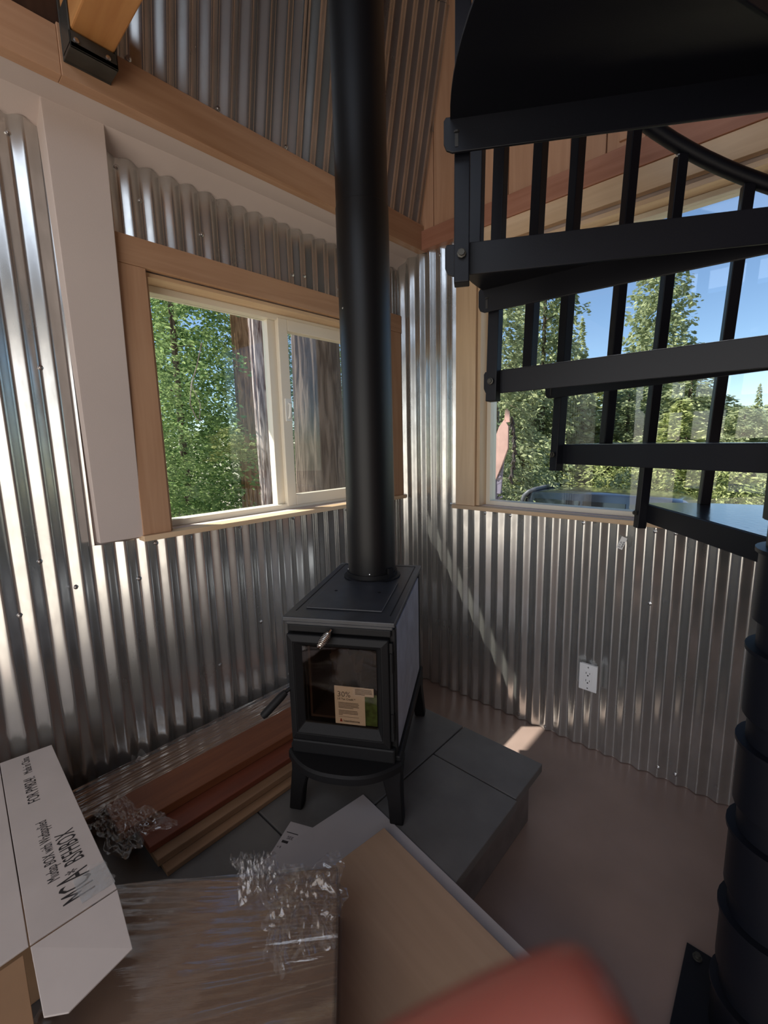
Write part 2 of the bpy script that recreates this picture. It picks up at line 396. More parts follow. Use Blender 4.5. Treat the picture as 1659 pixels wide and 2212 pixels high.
sheet(wall_l, *LX, -1.40, .0, 2.03, 2.284, [(-1.285, 2.18), (-1.345, 2.255), (-1.08, 2.14), (-.683, 2.10), (-.62, 2.11), (-.415, 2.10)], seed=5)
# small price sticker low on the left sheet
# drywall pilaster beside the window (slightly deeper at its top), soffit and beam
mb = MB(); mb.hexa([(-.012, -1.525, 1.08), (.022, -1.525, 1.08), (.022, -1.392, 1.08), (-.012, -1.392, 1.08)],
                   [(-.012, -1.545, ZB+.01), (.062, -1.545, ZB+.01), (.062, -1.392, ZB+.01), (-.012, -1.392, ZB+.01)])
structure(mb.build('trim_1', 'drywall', bevel=.002))
mb = MB(); mb.prism([(-.012, .011, 2.279), (.062, .011, ZB+.003), (.175, .011, ZB+.004), (.175, .011, ZB+.10), (-.012, .011, ZB+.10)], (0, -3.42, 0))
structure(mb.build('trim_2', 'drywall'))
beam = structure(MB().box(.15, .19, -1.522, .0, ZB, ZB+.118).build('trim_3', 'fir_y', bevel=.0015))
structure(MB().box(.15, .187, -3.4, -1.5225, ZB, ZB+.112).build('trim_4', 'fir_y', bevel=.0015))
# upper left wall leans into the room
LEAN = .21; ux0, uz0 = .168, ZB+.112
Vl = Vector((LEAN, 0, 1)).normalized(); Nl = Vector((1, 0, -LEAN)).normalized()
LT = .84; xt, zt2 = ux0+LEAN*LT, uz0+LT
mb = MB(); mb.prism([(ux0-.15, .15, uz0-.1), (ux0-.012, .15, uz0-.012), (xt-.012, .15, zt2), (xt-.012, .15, 4.3), (xt-.2, .15, 4.3), (xt-.2, .15, zt2)], (0, -3.55, 0))
wall_u = structure(mb.build('wall_upper_left', 'drywall'))
O = (ux0, 0, uz0); LV = LT*math.hypot(1, LEAN)
sheet(wall_u, O, (0, 1, 0), Vl, Nl, -1.46, -.74, -.02, LV+.02, [(-1.345, .03), (-1.08, .03), (-.815, .03)], seed=6)
sheet(wall_u, O, (0, 1, 0), Vl, Nl, -.76, .0, -.02, LV+.02, [(-.55, .03), (-.28, .03)], seed=7)
sheet(wall_u, (xt, 0, zt2), (0, 1, 0), (0, 0, 1), (1, 0, 0), -1.46, .0, 0, .95, seed=16)
mb = MB(); mb.prism([(ux0-.005, -1.46, uz0-.02), (ux0+.008, -1.46, uz0-.02), (xt+.008, -1.46, zt2), (xt-.005, -1.46, zt2)], (0, -1.9, 0))
mb.build('dark_panel', 'dark_wood', wall_u)

# right wall: backing with the big window hole
rx0, rx1, rz0, rz1 = .50, 2.55, 1.06, 2.215
mb = MB()
mb.box(-.012, rx0, .012, .15, 0, 4.4); mb.box(rx1, 3.1, .012, .15, 0, 4.4)
mb.box(rx0, rx1, .012, .15, 0, rz0); mb.box(rx0, rx1, .012, .15, rz1, 4.4)
wall_r = structure(mb.build('wall_right', 'drywall'))
RX = ((0, 0, 0), (1, 0, 0), (0, 0, 1), (0, -1, 0))
sheet(wall_r, *RX, .0, .392, 0.004, ZB+.005, [(.017, 1.9), (.283, 2.28), (.35, 1.055)], seed=8)
sheet(wall_r, *RX, .375, 1.10, 0.004, 1.045, [(.549, 1.025), (.682, 1.025), (1.015, 1.025), (.75, .03), (.88, .02)], seed=9)
sheet(wall_r, *RX, 1.08, 1.85, 0.004, 1.045, [(1.28, 1.02), (1.347, 1.02), (1.28, .73), (1.35, .05), (1.41, .05)], seed=10)
sheet(wall_r, *RX, 1.83, 3.1, 0.004, 1.045, seed=12)
# belt board and vertical plank gable above it
structure(MB().box(.19, 3.1, -.034, .012, ZB, ZB+.088).build('trim_5', 'red_fir_x', bevel=.0015))
xs = .12
while xs < 3.0:
    w_ = .131
    MB().box(xs, xs+w_-.004, -.012, .012, ZB+.06, 4.3).build('plank', 'plank_z', wall_r, bevel=.003)
    xs += w_
# a second, proud row of short panels under the rake
for i in range(6):
    a = 1.08+i*.262
    MB().box(a, a+.20, -.022, -.012, 2.435, 3.0).build('plank', 'plank_z', wall_r, bevel=.002)

# ------------------------------------------------------------------ window in the left wall
win1 = thing('window_1', None, None, (0, (wy0+wy1)/2, wz0)); structure(win1)
def wpart(parent, name, mat, *b, bevel=.0015): return MB().box(*b).build(name, mat, parent, bevel=bevel, world=True)
wpart(win1, 'casing', 'fir_z', .006, .028, -1.395, -1.302, 1.085, 1.960)
wpart(win1, 'casing', 'fir_z', .006, .028, -.115, -.012, 1.085, 1.960)
wpart(win1, 'casing', 'fir_y', .006, .030, -1.395, -.008, 1.9605, 2.048)
wpart(win1, 'sill', 'pine_y', -.10, .045, -1.40, -.005, 1.066, 1.0845)
wpart(win1, 'jamb', 'pine_y', -.10, .006, wy0, wy1, wz1-.014, wz1)
wpart(win1, 'jamb', 'pine_z', -.10, .006, wy0, wy0+.012, wz0, wz1-.0142)
wpart(win1, 'jamb', 'pine_z', -.10, .006, wy1-.012, wy1, wz0, wz1-.0142)
y0, y1, z0, z1 = wy0+.012, wy1-.012, wz0, wz1-.014
fr = MB(); fw = .024
fr.box(-.13, -.068, y0, y0+fw, z0, z1); fr.box(-.13, -.068, y1-fw, y1, z0, z1)
fr.box(-.13, -.068, y0+fw, y1-fw, z0, z0+fw); fr.box(-.13, -.068, y0+fw, y1-fw, z1-fw, z1)
fr.box(-.125, -.085, -.775, -.735, z0+fw, z1-fw)
wf = fr.build('window_frame', 'vinyl', win1, bevel=.002, world=True)
sa = MB(); sy0, sy1 = -.735, y1-fw; sw = .05
sa.box(-.105, -.062, sy0, sy0+sw, z0+fw*.6, z1-fw*.6); sa.box(-.105, -.062, sy1-sw, sy1+.01, z0+fw*.6, z1-fw*.6)
sa.box(-.105, -.062, sy0+sw, sy1-sw, z0+fw*.6, z0+fw+sw*.8); sa.box(-.105, -.062, sy0+sw, sy1-sw, z1-fw-sw*.8, z1-fw*.6)
sash = sa.build('sash', 'vinyl', win1, bevel=.003, world=True)
MB().box(-.112, -.108, y0+fw, -.775, z0+fw, z1-fw).build('pane', 'window_glass', win1, world=True)
MB().box(-.086, -.082, sy0+sw, sy1-sw, z0+fw+.03, z1-fw-.03).build('pane', 'window_glass', sash, world=True)
MB().box(-.124, -.1235, sy0+.02, sy1, z0+fw, z1-fw).build('insect_screen', 'insect_screen', win1, world=True)
la = MB(); la.tube([(-.058, -.708, 1.50), (-.046, -.708, 1.505), (-.044, -.706, 1.53), (-.045, -.703, 1.56), (-.058, -.703, 1.565)], .006, 8); la.box(-.062, -.055, -.722, -.690, 1.485, 1.585)
la.build('latch', 'vinyl_white', sash, True, world=True)

# ------------------------------------------------------------------ big window in the right wall
win2 = thing('window_2', None, None, ((rx0+rx1)/2, 0, rz0)); structure(win2)
wpart(win2, 'casing', 'pine_z', .388, .497, -.026, .004, 1.058, 2.235)
wpart(win2, 'casing', 'pine_x', .388, 2.66, -.027, .004, 2.2355, ZB-.0005)
wpart(win2, 'jamb', 'pine_z', rx0, rx0+.018, -.014, .11, rz0, rz1-.018)
wpart(win2, 'jamb', 'pine_x', rx0, rx1, -.014, .11, rz1-.0175, rz1)
wpart(win2, 'sill', 'pine_x', .37, 2.66, -.036, .055, 1.0385, 1.0575)
f2 = MB(); a0, a1, b0, b1 = rx0+.018, rx1, rz0-.002, rz1-.018
f2.box(a0, a0+.022, .05, .11, b0, b1); f2.box(a1-.022, a1, .05, .11, b0, b1); f2.box(a0+.022, a1-.022, .05, .11, b0, b0+.022); f2.box(a0+.022, a1-.022, .05, .11, b1-.02, b1)
f2.build('window_frame', 'vinyl', win2, bevel=.002, world=True)
MB().box(a0+.022, a1-.022, .075, .081, b0+.022, b1-.02).build('pane', 'window_glass', win2, world=True)

# ------------------------------------------------------------------ rest of the room behind the photographer
mb = MB()
mb.box(-.15, .34, -3.4, -3.3, 0, 4.4); mb.box(2.9, 3.1, -3.4, -3.3, 0, 4.4); mb.box(.34, 2.9, -3.4, -3.3, 2.2, 2.7); mb.box(.34, .5, -3.4, -3.3, 2.7, 4.4); mb.box(2.75, 2.9, -3.4, -3.3, 2.7, 4.4); mb.box(.5, 2.75, -3.4, -3.3, 3.9, 4.4)
structure(mb.build('wall_back', 'brown_wall'))
mb = MB()
mb.box(3.1, 3.2, -3.4, .15, 0, 4.4)
structure(mb.build('wall_side', 'brown_wall'))
structure(MB().box(-.1, 3.2, -3.4, .15, 4.2, 4.3).build('ceiling', 'brown_wall'))
# unseen light blockers outside: eave over the left window, added porch roof behind
mb = MB(); mb.prism([(-.75, .6, 2.362), (-.15, .6, 2.42), (-.15, .6, 2.47), (-.75, .6, 2.402)], (0, -4.2, 0)); structure(mb.build('blocker_eave', 'blocker_roof_metal'))  # unseen eave shaped to let in only a thin band of sun
structure(MB().box(-.3, 4.0, -5.4, -3.4, 2.35, 2.42).build('blocker_porch', 'blocker_roof_metal'))  # added to keep sun out of the back opening

# ------------------------------------------------------------------ rafter foot with its steel shoe
t = thing('ceiling_joist', 'thick orange-brown timber joist resting in a steel shoe at upper left', 'joist', (.19, -1.462, 2.36))
MB().box(.004, 2.90, -.0485, .0485, .034, .19).build('timber', 'timber_x', t, bevel=.004)
mb = MB(); mb.box(0, .005, -.054, .054, -.008, .16); mb.box(.004, .066, -.053, .053, -.006, .006)
mb.box(.004, .066, -.053, -.0490, .0, .10); mb.box(.004, .066, .0490, .053, .0, .10); mb.box(.060, .066, -.053, .053, -.006, .030)
sh = mb.build('shoe', 'dark_steel', t, bevel=.0015)
for y in (-.04, .03):
    s_ = MB().lathe([(.006, 0), (.006, .003), (.003, .0045)], n=10).build('bolt', 'zinc', sh, True); s_.location = (.0662, y, .010); s_.rotation_euler = (0, R_(90), 0)

# ------------------------------------------------------------------ raised hearth of slate slabs
hearth = thing('hearth', 'raised dark slate hearth platform with thick slab top', 'hearth', (.54, -1.1, 0))
MB().box(.01, 1.045, -2.1, -.545, .0, ZH-.032).build('base', 'slate_side', hearth, bevel=.004, world=True)
for (x0, x1, y0, y1) in [(.012, .747, -1.30, -.515), (.752, 1.078, -.722, -.515), (.752, 1.085, -1.42, -.728), (.012, .747, -2.1, -1.305), (.752, 1.085, -2.1, -1.425)]:
    MB().box(x0, x1, y0, y1, ZH-.032, ZH).build('slab', 'slate', hearth, bevel=.003, world=True)

# ------------------------------------------------------------------ wood stove
SA = R_(30.5)
stove = thing('wood_stove', 'small black cast iron wood stove with stone sides and glass door on the slate hearth', 'stove', (.562, -.881, ZH), SA)
X0, X1, YF, YB = -.158, .156, -.27, .275
zb, zt = .20, .625
mb = MB()   # body shell with an open firebox in front
gx0, gx1, gz0, gz1 = -.112, .112, .305, .555
mb.box(X0, gx0, YF, -.06, zb, zt); mb.box(gx1, X1, YF, -.06, zb, zt); mb.box(gx0, gx1, YF, -.06, zb, gz0); mb.box(gx0, gx1, YF, -.06, gz1, zt)
mb.box(X0, X1, -.06, YB, zb, zt)
mb.build('body', 'cast_iron', stove)
mb = MB(); mb.box(gx0+.002, gx1-.002, -.068, -.061, gz0, gz1); mb.box(gx0+.001, gx0+.008, -.255, -.068, gz0, gz1); mb.box(gx1-.008, gx1-.001, -.255, -.068, gz0, gz1); mb.box(gx0+.008, gx1-.008, -.255, -.068, gz0+.0005, gz0+.008)
fb = mb.build('firebox', 'firebrick', stove)
pv = []; n1, n2 = 9, 6
for i in range(n1):
    for j in range(n2):
        pv.append((-.07+.17*i/(n1-1), -.16+.035*math.sin(i*1.7+j)+.02*j/5, .33+.15*j/(n2-1)+.012*math.sin(i*2.3+j*.7)))
me = bpy.data.meshes.new('packing_paper'); me.from_pydata(pv, [], [(i*n2+j, (i+1)*n2+j, (i+1)*n2+j+1, i*n2+j+1) for i in range(n1-1) for j in range(n2-1)])
plain('packing_brown', (.045, .028, .02), .8)
pp = finish('packing_paper', me, 'packing_brown', fb, True)
pp.modifiers.new('s', 'SOLIDIFY').thickness = .0012
pp['label'] = 'crumpled brown packing paper inside the firebox'
# door: four mitred sloping frame members around the glass
def frame_ring(mb, o, i, yo, yi, yb):
    (ox0, ox1, oz0, oz1), (ix0, ix1, iz0, iz1) = o, i
    A = [(ox0, yo, oz0), (ox1, yo, oz0), (ox1, yo, oz1), (ox0, yo, oz1)]; B = [(ix0, yi, iz0), (ix1, yi, iz0), (ix1, yi, iz1), (ix0, yi, iz1)]
    A2 = [(x, yb, z) for x, _, z in A]; B2 = [(x, yb, z) for x, _, z in B]
    vs = A+B+A2+B2; fs = []
    for k in range(4):
        l = (k+1) % 4; fs += [(k, l, 4+l, 4+k), (k, 8+k, 8+l, l), (4+k, 4+l, 12+l, 12+k), (8+k, 12+k, 12+l, 8+l)]
    mb.add(vs, fs)
mb = MB(); frame_ring(mb, (-.162, .150, .248, .592), (-.140, .128, .276, .570), -.292, -.300, -.2705); frame_ring(mb, (-.140, .128, .276, .570), (-.116, .110, .306, .552), -.300, -.278, -.2715)
door = mb.build('door', 'cast_iron', stove, bevel=.004)
MB().box(-.117, .111, -.2855, -.2835, .305, .553).build('pane', 'stove_glass', door)
for z in (.33, .52):
    MB().lathe([(.006, -.03), (.006, .03)], (.156, -.283, z), 10).build('hinge', 'cast_iron', door, True)
mb = MB(); mb.box(.150, .160, -.285, -.272, .27, .58); mb.build('hinge_strip', 'cast_iron', door, bevel=.001)
mb = MB(); mb.tube([(-.158, -.288, .415), (-.176, -.305, .404)], .006, 10); mb.tube([(-.170, -.300, .407), (-.182, -.311, .396), (-.222, -.342, .355), (-.228, -.346, .350)], [.0095, .0125, .0125, .010], 14)
mb.build('door_handle', 'cast_iron', door, True)
# sticker sheet on the glass
lab = MB().box(-.022, .072, -.2805, -.279, .309, .432).build('label_sheet', 'label_paper', door, label='off-white printed sheet with a green photo strip behind the stove glass')
MB().box(.072, .109, -.2803, -.279, .311, .412).build('photo_strip', 'label_green', lab)
MB().box(.036, .100, -.2815, -.2806, .405, .432).build('notice', 'label_white', lab)
def stove_txt(body, x, z, s, mat='ink', sx=1.0, y=-.2812): text_mesh('lettering', body, s, mat, lab, frame_mtx((x, y, z), (1, 0, 0), (0, 0, 1)), sx)
stove_txt('30%', -.0135, .398, .025, 'ink_grey')
stove_txt('US Tax Credit *', -.0135, .388, .0085)
for k, wd in enumerate([.062, .064, .062, .064, .046]):
    MB().box(-.0105, -.0105+wd, -.2810, -.2806, .3778-k*.0042, .3796-k*.0042).build('print_line', 'ink_grey', lab)
for k, wd in enumerate([.058, .060, .060, .012]):
    MB().box(-.0105, -.0105+wd, -.2810, -.2806, .3520-k*.0045, .3538-k*.0045).build('print_line', 'ink_grey', lab)
MB().box(-.0105, .052, -.2810, -.2806, .3325, .3332).build('print_line', 'ink_grey', lab)
for k, wd in enumerate([.050, .052, .052, .052, .030]):
    MB().box(.043, .043+wd, -.2819, -.2816, .4255-k*.0040, .4272-k*.0040).build('print_line', 'ink_grey', lab)
stove_txt('hearthstone', .0035, .3165, .0105)
mb = MB(); mb.prism([(-.0080, -.2807, .3165), (.0005, -.2807, .3165), (-.0010, -.2807, .3215), (-.0045, -.2807, .3275), (-.0065, -.2807, .3215)], (0, -.0006, 0)); mb.build('flame_logo', 'ink_red', lab)
# top plate, cooking plate, front rail and trim
mb = MB(); mb.box(-.172, .170, -.292, .308, .630, .645); mb.box(-.164, .162, -.284, .30, .618, .630)
top = mb.build('top_plate', 'stove_top_iron', stove, bevel=.003)
mb = MB(); mb.box(-.124, .118, -.220, .055, .6452, .6505); mb.build('cooking_plate', 'stove_top_iron', top, bevel=.002)
mb = MB()
for (x0, x1, y0, y1) in [(-.150, -.1465, -.24, .285), (.1455, .149, -.24, .285), (-.150, .149, .282, .2855)]: mb.box(x0, x1, y0, y1, .6448, .6458)
mb.build('rim_groove', 'cast_iron', top)
for x in (-.078, .074):
    MB().lathe([(.0055, 0), (.0055, .001), (.003, .0016)], (x, -.06, .6505), 10).build('bolt', 'cast_iron', top, True)
MB().box(-.158, .156, -.282, -.268, .596, .618).build('front_rail', 'cast_iron', stove, bevel=.003)
# coil spring handle of the air control
hc = MB(); pts = []; rs = []
p0 = Vector((-.020, -.290, .612)); ax = Vector((-.35, -.80, -.55)).normalized(); e1 = ax.cross(Vector((0, 0, 1))).normalized(); e2 = ax.cross(e1)
for k in range(141):
    s_ = k/140; rad = (.0045 + .0075*math.sin(math.pi*min(1, s_*1.05)**.8*.86)); an = s_*2*math.pi*10
    pts.append(p0 + ax*(.010+.050*s_) + e1*rad*math.cos(an) + e2*rad*math.sin(an))
hc.tube(pts, .0018, 6); hc.tube([p0, p0+ax*.062], .0035, 8); hc.tube([p0+ax*.058, p0+ax*.066], .007, 12)
hc.build('coil_handle', 'chrome', stove, True)
# side panels of stone, posts and bottom rails
for sx in (1, -1):
    for (y0, y1) in [(-.245, -.048), (-.044, .245)]:
        a, b = sorted((sx*.1565 if sx > 0 else -.1585, sx*.1650))
        MB().box(a, b, y0, y1, .222, .612).build('side_panel', 'soapstone', stove, bevel=.002, label='pale grey stone side panel')
    a, b = sorted((sx*.150, sx*.166))
    MB().box(a, b, -.272, -.246, .20, .618).build('corner_post', 'cast_iron', stove, bevel=.002)
    MB().box(a, b, .247, .277, .20, .618).build('corner_post', 'cast_iron', stove, bevel=.002)
    a, b = sorted((sx*.140, sx*.176))
    MB().box(a, b, -.275, .28, .178, .218).build('bottom_rail', 'cast_iron', stove, bevel=.005)
MB().box(-.15, .15, .262, .28, .178, .218).build('bottom_rail', 'cast_iron', stove, bevel=.004)
MB().box(-.14, .14, -.26, .262, .182, .199).build('bottom_plate', 'cast_iron', stove)
# bowed ash lip
prof = []
for k in range(17):
    u = -1+2*k/16; prof.append((.180*u, -.285-.085*(1-abs(u)**2.6)))
rg = []
for (dy, z, sc) in [(0.012, .166, .96), (0, .176, 1.0), (0, .196, 1.0), (.006, .203, .985)]:
    rg.append([(x*sc, y+dy, z) for x, y in prof] + [(.150*sc, -.262, z), (-.150*sc, -.262, z)])
mb = MB(); mb.rings(rg); mb.build('ash_lip', 'cast_iron', stove, True)
mb = MB(); mb.box(-.164, .162, -.292, -.268, .200, .247); mb.build('lower_rail', 'cast_iron', stove, bevel=.006)
for (sx, sy) in ((-1, -1), (1, -1), (1, 1), (-1, 1)):
    rg = []
    for z, cx, cy, hw, hd in [(0, .163, .279, .019, .017), (.006, .163, .279, .021, .019), (.07, .158, .270, .022, .020), (.13, .148, .255, .028, .026), (.18, .138, .238, .040, .038)]:
        yc = cy if sy < 0 else cy-.008
        rg.append([(sx*cx-hw, sy*yc-hd, z), (sx*cx+hw, sy*yc-hd, z), (sx*cx+hw, sy*yc+hd, z), (sx*cx-hw, sy*yc+hd, z)])
    leg = MB().rings(rg).build('leg', 'cast_iron', stove, 30, bevel=.004)
MB().lathe([(.004, .165), (.004, .150), (.011, .146), (.013, .138), (.009, .131)], (-.03, -.30, 0), 14).build('ash_knob', 'cast_iron', stove, True)
MB().lathe([(.108, .645), (.108, .650), (.097, .653), (.096, .668)], (0, .15, 0), 40).build('flue_collar', 'cast_iron', stove, True)

# ------------------------------------------------------------------ stove pipe
px_, py_ = .562 - .15*math.sin(SA), -.881 + .15*math.cos(SA)
pipe = thing('stove_pipe', 'tall matte black stove pipe rising from the stove', 'pipe', (px_, py_, ZH+.654))
MB().lathe([(.0905, 0), (.0905, 1.28), (.0885, 1.2815)], n=48).build('lower_section', 'pipe_black', pipe, True)
MB().lathe([(.0885, 1.278), (.0885, 3.4)], n=48).build('upper_section', 'pipe_black', pipe, True)
for a in (-2.3, -.9, 1.2):
    o = MB().lathe([(.0035, 0), (.0035, .002), (.002, .003)], n=8).build('screw', 'zinc', pipe, True)
    o.location = (.0905*math.cos(a), .0905*math.sin(a), .02); o.rotation_euler = (0, R_(90), a)
o = MB().lathe([(.0035, 0), (.0035, .002), (.002, .003)], n=8).build('screw', 'zinc', pipe, True)
a = -1.75; o.location = (.0905*math.cos(a), .0905*math.sin(a), .95); o.rotation_euler = (0, R_(90), a)
mb = MB(); mb.box(.080, .098, -.012, .012, 0, .035); mb.build('clip', 'cast_iron', pipe)

# ------------------------------------------------------------------ spiral staircase
PX, PY, RO = 1.70, -.78, .672
DTH, RISE, TH_A, Z_A = 27.4, .205, 127.5, 1.155
stair = thing('spiral_staircase', 'black steel spiral staircase with square balusters and curved handrail', 'staircase', (PX, PY, 0))
MB().lathe([(.082, 0), (.082, 4.15)], n=32).build('center_post', 'stair_black', stair, True)
bp_ = MB().box(-.155, .155, -.135, .135, 0, .010).build('base_plate', 'stair_black', stair, bevel=.001)
for (x, y) in ((-.128, .108), (.128, .108), (-.128, -.108), (.128, -.108)):
    MB().lathe([(.011, .010), (.011, .014), (.007, .014), (.007, .022)], (x, y, 0), 12).build('bolt', 'dark_steel', bp_, True)
def tread_mesh(i):
    th0, th1 = 0.0, R_(i)-NOS
    mb = MB(); n = 12; FH = .060; T = .005; r0 = .055
    arc = [(RO+.022, th0 + (th1-th0)*k/n) for k in range(n+1)]
    poly = [(r0*math.cos(th0), r0*math.sin(th0), -T), ] + [(r*math.cos(t), r*math.sin(t), -T) for r, t in arc] + [(r0*math.cos(th1), r0*math.sin(th1), -T)]
    mb.prism(poly, (0, 0, T))
    return mb
def tread_top(i):
    th1 = R_(i)-NOS; n = 12; r0 = .10; pts = [(r0*math.cos(.03), r0*math.sin(.03), .0)] + [((RO+.018)*math.cos(.008+(th1-.016)*k/n), (RO+.018)*math.sin(.008+(th1-.016)*k/n), .0) for k in range(n+1)] + [(r0*math.cos(th1-.03), r0*math.sin(th1-.03), .0)]
    return MB().prism(pts, (0, 0, .0012))
def flange_mesh(th, extra):
    c, s = math.cos(th), math.sin(th); re = RO+extra; FH = .060; mb = MB()
    prof = [(.06, 0), (re-.004, 0), (re, -.006), (re, -FH+.016), (re-.005, -FH+.005), (re-.016, -FH), (.06, -FH)]
    nx, ny = -s, c
    mb.prism([(r*c - nx*.003, r*s - ny*.003, z-.0005) for r, z in prof], (nx*.006, ny*.006, 0))
    return mb
proto = {}
def place(key, make, mat, parent, name, z, rz, smooth=False, bevel=0):
    if key not in proto: proto[key] = make().build(name, mat, None, smooth, bevel); o = proto[key]
    else: o = proto[key].copy(); COL.objects.link(o)
    o.parent = parent; o.location = (0, 0, z); o.rotation_euler = (0, 0, rz); return o
NT = range(-5, 5); NOS = .052
def th_of(i): return TH_A + DTH*i + (10.0 if i >= 4 else -4.5 if i < 0 else 0.0)
for i in NT:
    z = Z_A + RISE*i; th1 = R_(th_of(i)); th0 = R_(th_of(i-1)) + NOS; span = th_of(i)-th_of(i-1)
    tr = place('tread%.0f' % span, lambda: tread_mesh(span), 'stair_black', stair, 'tread', z, th0)
    place('top%.0f' % span, lambda: tread_top(span), 'stair_tread', tr, 'tread_surface', 0, 0)
    for key, t, ex in (('nosing', 0.0, .034), ('rear%.0f' % span, R_(span)-NOS, .034)):
        f = place('fl'+key, (lambda t=t, ex=ex: flange_mesh(t, ex)), 'stair_black', tr, 'flange', 0, 0, bevel=.0012)
    place('hub', lambda: MB().lathe([(.084, -.147), (.092, -.145), (.092, -.008), (.0985, -.006), (.0985, .002), (.084, .003)], n=32), 'stair_black', stair, 'sleeve', z, th0, True)
    place('slot', lambda: MB().lathe([(.006, 0), (.006, .003)], (RO+.010, .0005, -.028), 10).prism([(RO+.007, .0035, -.052), (RO+.013, .0035, -.052), (RO+.013, .0035, -.030), (RO+.007, .0035, -.030)], (0, .0006, 0)), 'black_slot', tr, 'keyhole', 0, 0)
RAILZ = .965
def cyl(th, z, r=RO): return Vector((r*math.cos(th), r*math.sin(th), z))
def baluster(th, z0, z1, name='baluster'):
    tw = -R_(3.6)*(z1-z0)
    mb = MB(); mb.bar(cyl(th, z0), cyl(th+tw, z1), .030, .030, up=(math.cos(th), math.sin(th), 0)); return mb.build(name, 'stair_black', stair, bevel=.002)
def rail_z(th_deg): return Z_A + RAILZ + RISE*(th_deg-108.0)/DTH - .01
for i in NT:
    thd = th_of(i); z = Z_A+RISE*i
    if i == 4: continue
    b = baluster(R_(thd)+.022, z-.082, rail_z(thd-3.6)-.02)
    c = cyl(R_(thd)+.046, z-.03); o = MB().lathe([(.009, 0), (.009, .003), (.006, .004), (.006, .008)], n=8).build('bolt', 'dark_steel', b, True)
    o.location = c; o.rotation_euler = Vector((-math.sin(R_(thd)), math.cos(R_(thd)), 0)).to_track_quat('Z', 'Y').to_euler()
    thm = thd - DTH*.54; bm_ = baluster(R_(thm), z, rail_z(thm-3.3)-.02)
    s_ = MB().lathe([(.006, 0), (.006, .003), (.003, .005)], n=8).build('screw', 'zinc', b, True)
    s_.location = cyl(R_(thd)-.03, rail_z(thd-3.6)-.022, RO-.01); s_.rotation_euler = (R_(180), 0, 0)
    s2 = place('bolt_pan', lambda: MB().lathe([(.007, -.005), (.007, -.008), (.004, -.0105)], (RO-.03, 0, 0), 8), 'zinc', stair, 'bolt', z, R_(thd)-.045, True)
pts = [cyl(R_(t_), rail_z(t_), RO+.002) for t_ in np.arange(TH_A-DTH*6, TH_A+DTH*4.0, 4.0)]
MB().tube(pts, .021, 16).build('handrail', 'stair_black', stair, True)

# ------------------------------------------------------------------ wall outlet and stickers
ol = thing('wall_outlet', 'white duplex wall outlet plate on the corrugated right wall', 'outlet', (1.071, -.024, .35))
pl = MB().box(-.037, .037, -.007, .0, -.060, .060).build('cover_plate', 'white_plastic', ol, bevel=.002)
MB().box(-.033, .033, 0, .016, -.055, .055).build('box', 'white_plastic', ol)
MB().box(-.017, .017, -.0085, -.007, -.034, .034).build('receptacle', 'white_plastic', pl, bevel=.0015)
for zc in (.017, -.017):
    MB().box(-.0085, -.0065, -.0092, -.0085, zc+.0, zc+.009).build('slot', 'black_slot', pl)
    MB().box(.0065, .0085, -.0092, -.0085, zc+.001, zc+.008).build('slot', 'black_slot', pl)
    mb = MB(); mb.prism([(.0032*math.cos(a), -.0085, zc-.006+.0032*math.sin(a)) for a in np.linspace(0, 2*math.pi, 10)[:-1]], (0, -.0007, 0)); mb.build('slot', 'black_slot', pl)
for zc in (.048, -.048):
    mb = MB(); mb.prism([(.003*math.cos(a), -.007, zc+.003*math.sin(a)) for a in np.linspace(0, 2*math.pi, 10)[:-1]], (0, -.001, 0)); mb.build('screw', 'zinc', pl)
def sticker(name, label, O, ux, uy, w_, h_, txt):
    st = thing(name, label, 'sticker', O); m = frame_mtx((0, 0, 0), ux, uy)
    mb = MB().box(-w_/2, w_/2, -h_/2, h_/2, 0, .0008); mb.v = [tuple(m @ Vector(v)) for v in mb.v]; mb.build('tag', 'white_plastic', st)
    text_mesh('lettering', txt, h_*.55, 'ink', st, m @ Matrix.Translation((-w_*.42, -h_*.05, .0009)), .8)
    for k in range(9):
        b = MB().box(-w_*.38+k*w_*.06, -w_*.38+k*w_*.06+w_*(.02+.015*(k % 3)), -h_*.38, -h_*.15, .0008, .0012); b.v = [tuple(m @ Vector(v)) for v in b.v]; b.build('bar', 'ink', st)
sticker('price_sticker', 'small white price sticker under the big window', (1.1675, -.0105, .959), (.35, 0, 1), (-1, 0, .35), .052, .022, '$19 30')
sticker('price_sticker', 'small white sticker near the foot of the left wall', (.0105, -1.476, .272), (0, .62, -.6), (0, .6, .62), .045, .02, '19')

# ------------------------------------------------------------------ lumber beside the left wall
def lumber(label, x0, x1, z0, z1, y0, y1, mat, rot=0):
    t = thing('lumber_board', label, 'board', ((x0+x1)/2, (y0+y1)/2, z0), rot, 'loose boards on the hearth by the left wall')
    MB().box((x0-x1)/2, (x1-x0)/2, (y0-y1)/2, (y1-y0)/2, 0, z1-z0).build('board', mat, t, bevel=.002); return t
lumber('thin tan board lying directly on the slate, lowest of the pile', .285, .488, ZH+.0005, ZH+.016, -1.585, -.83, 'tan_lumber_y', .012)
lumber('pale tan edged board, second from the bottom of the pile', .275, .458, ZH+.0165, ZH+.038, -1.595, -.83, 'tan_lumber_y', .006)
lumber('dark red board under the widest redwood board', .235, .425, ZH+.0385, ZH+.058, -1.60, -.83, 'redwood_y', 0)
lumber('orange redwood board on top of the pile', .205, .350, ZH+.0585, ZH+.086, -1.645, -.83, 'redwood_top_y', -.012)
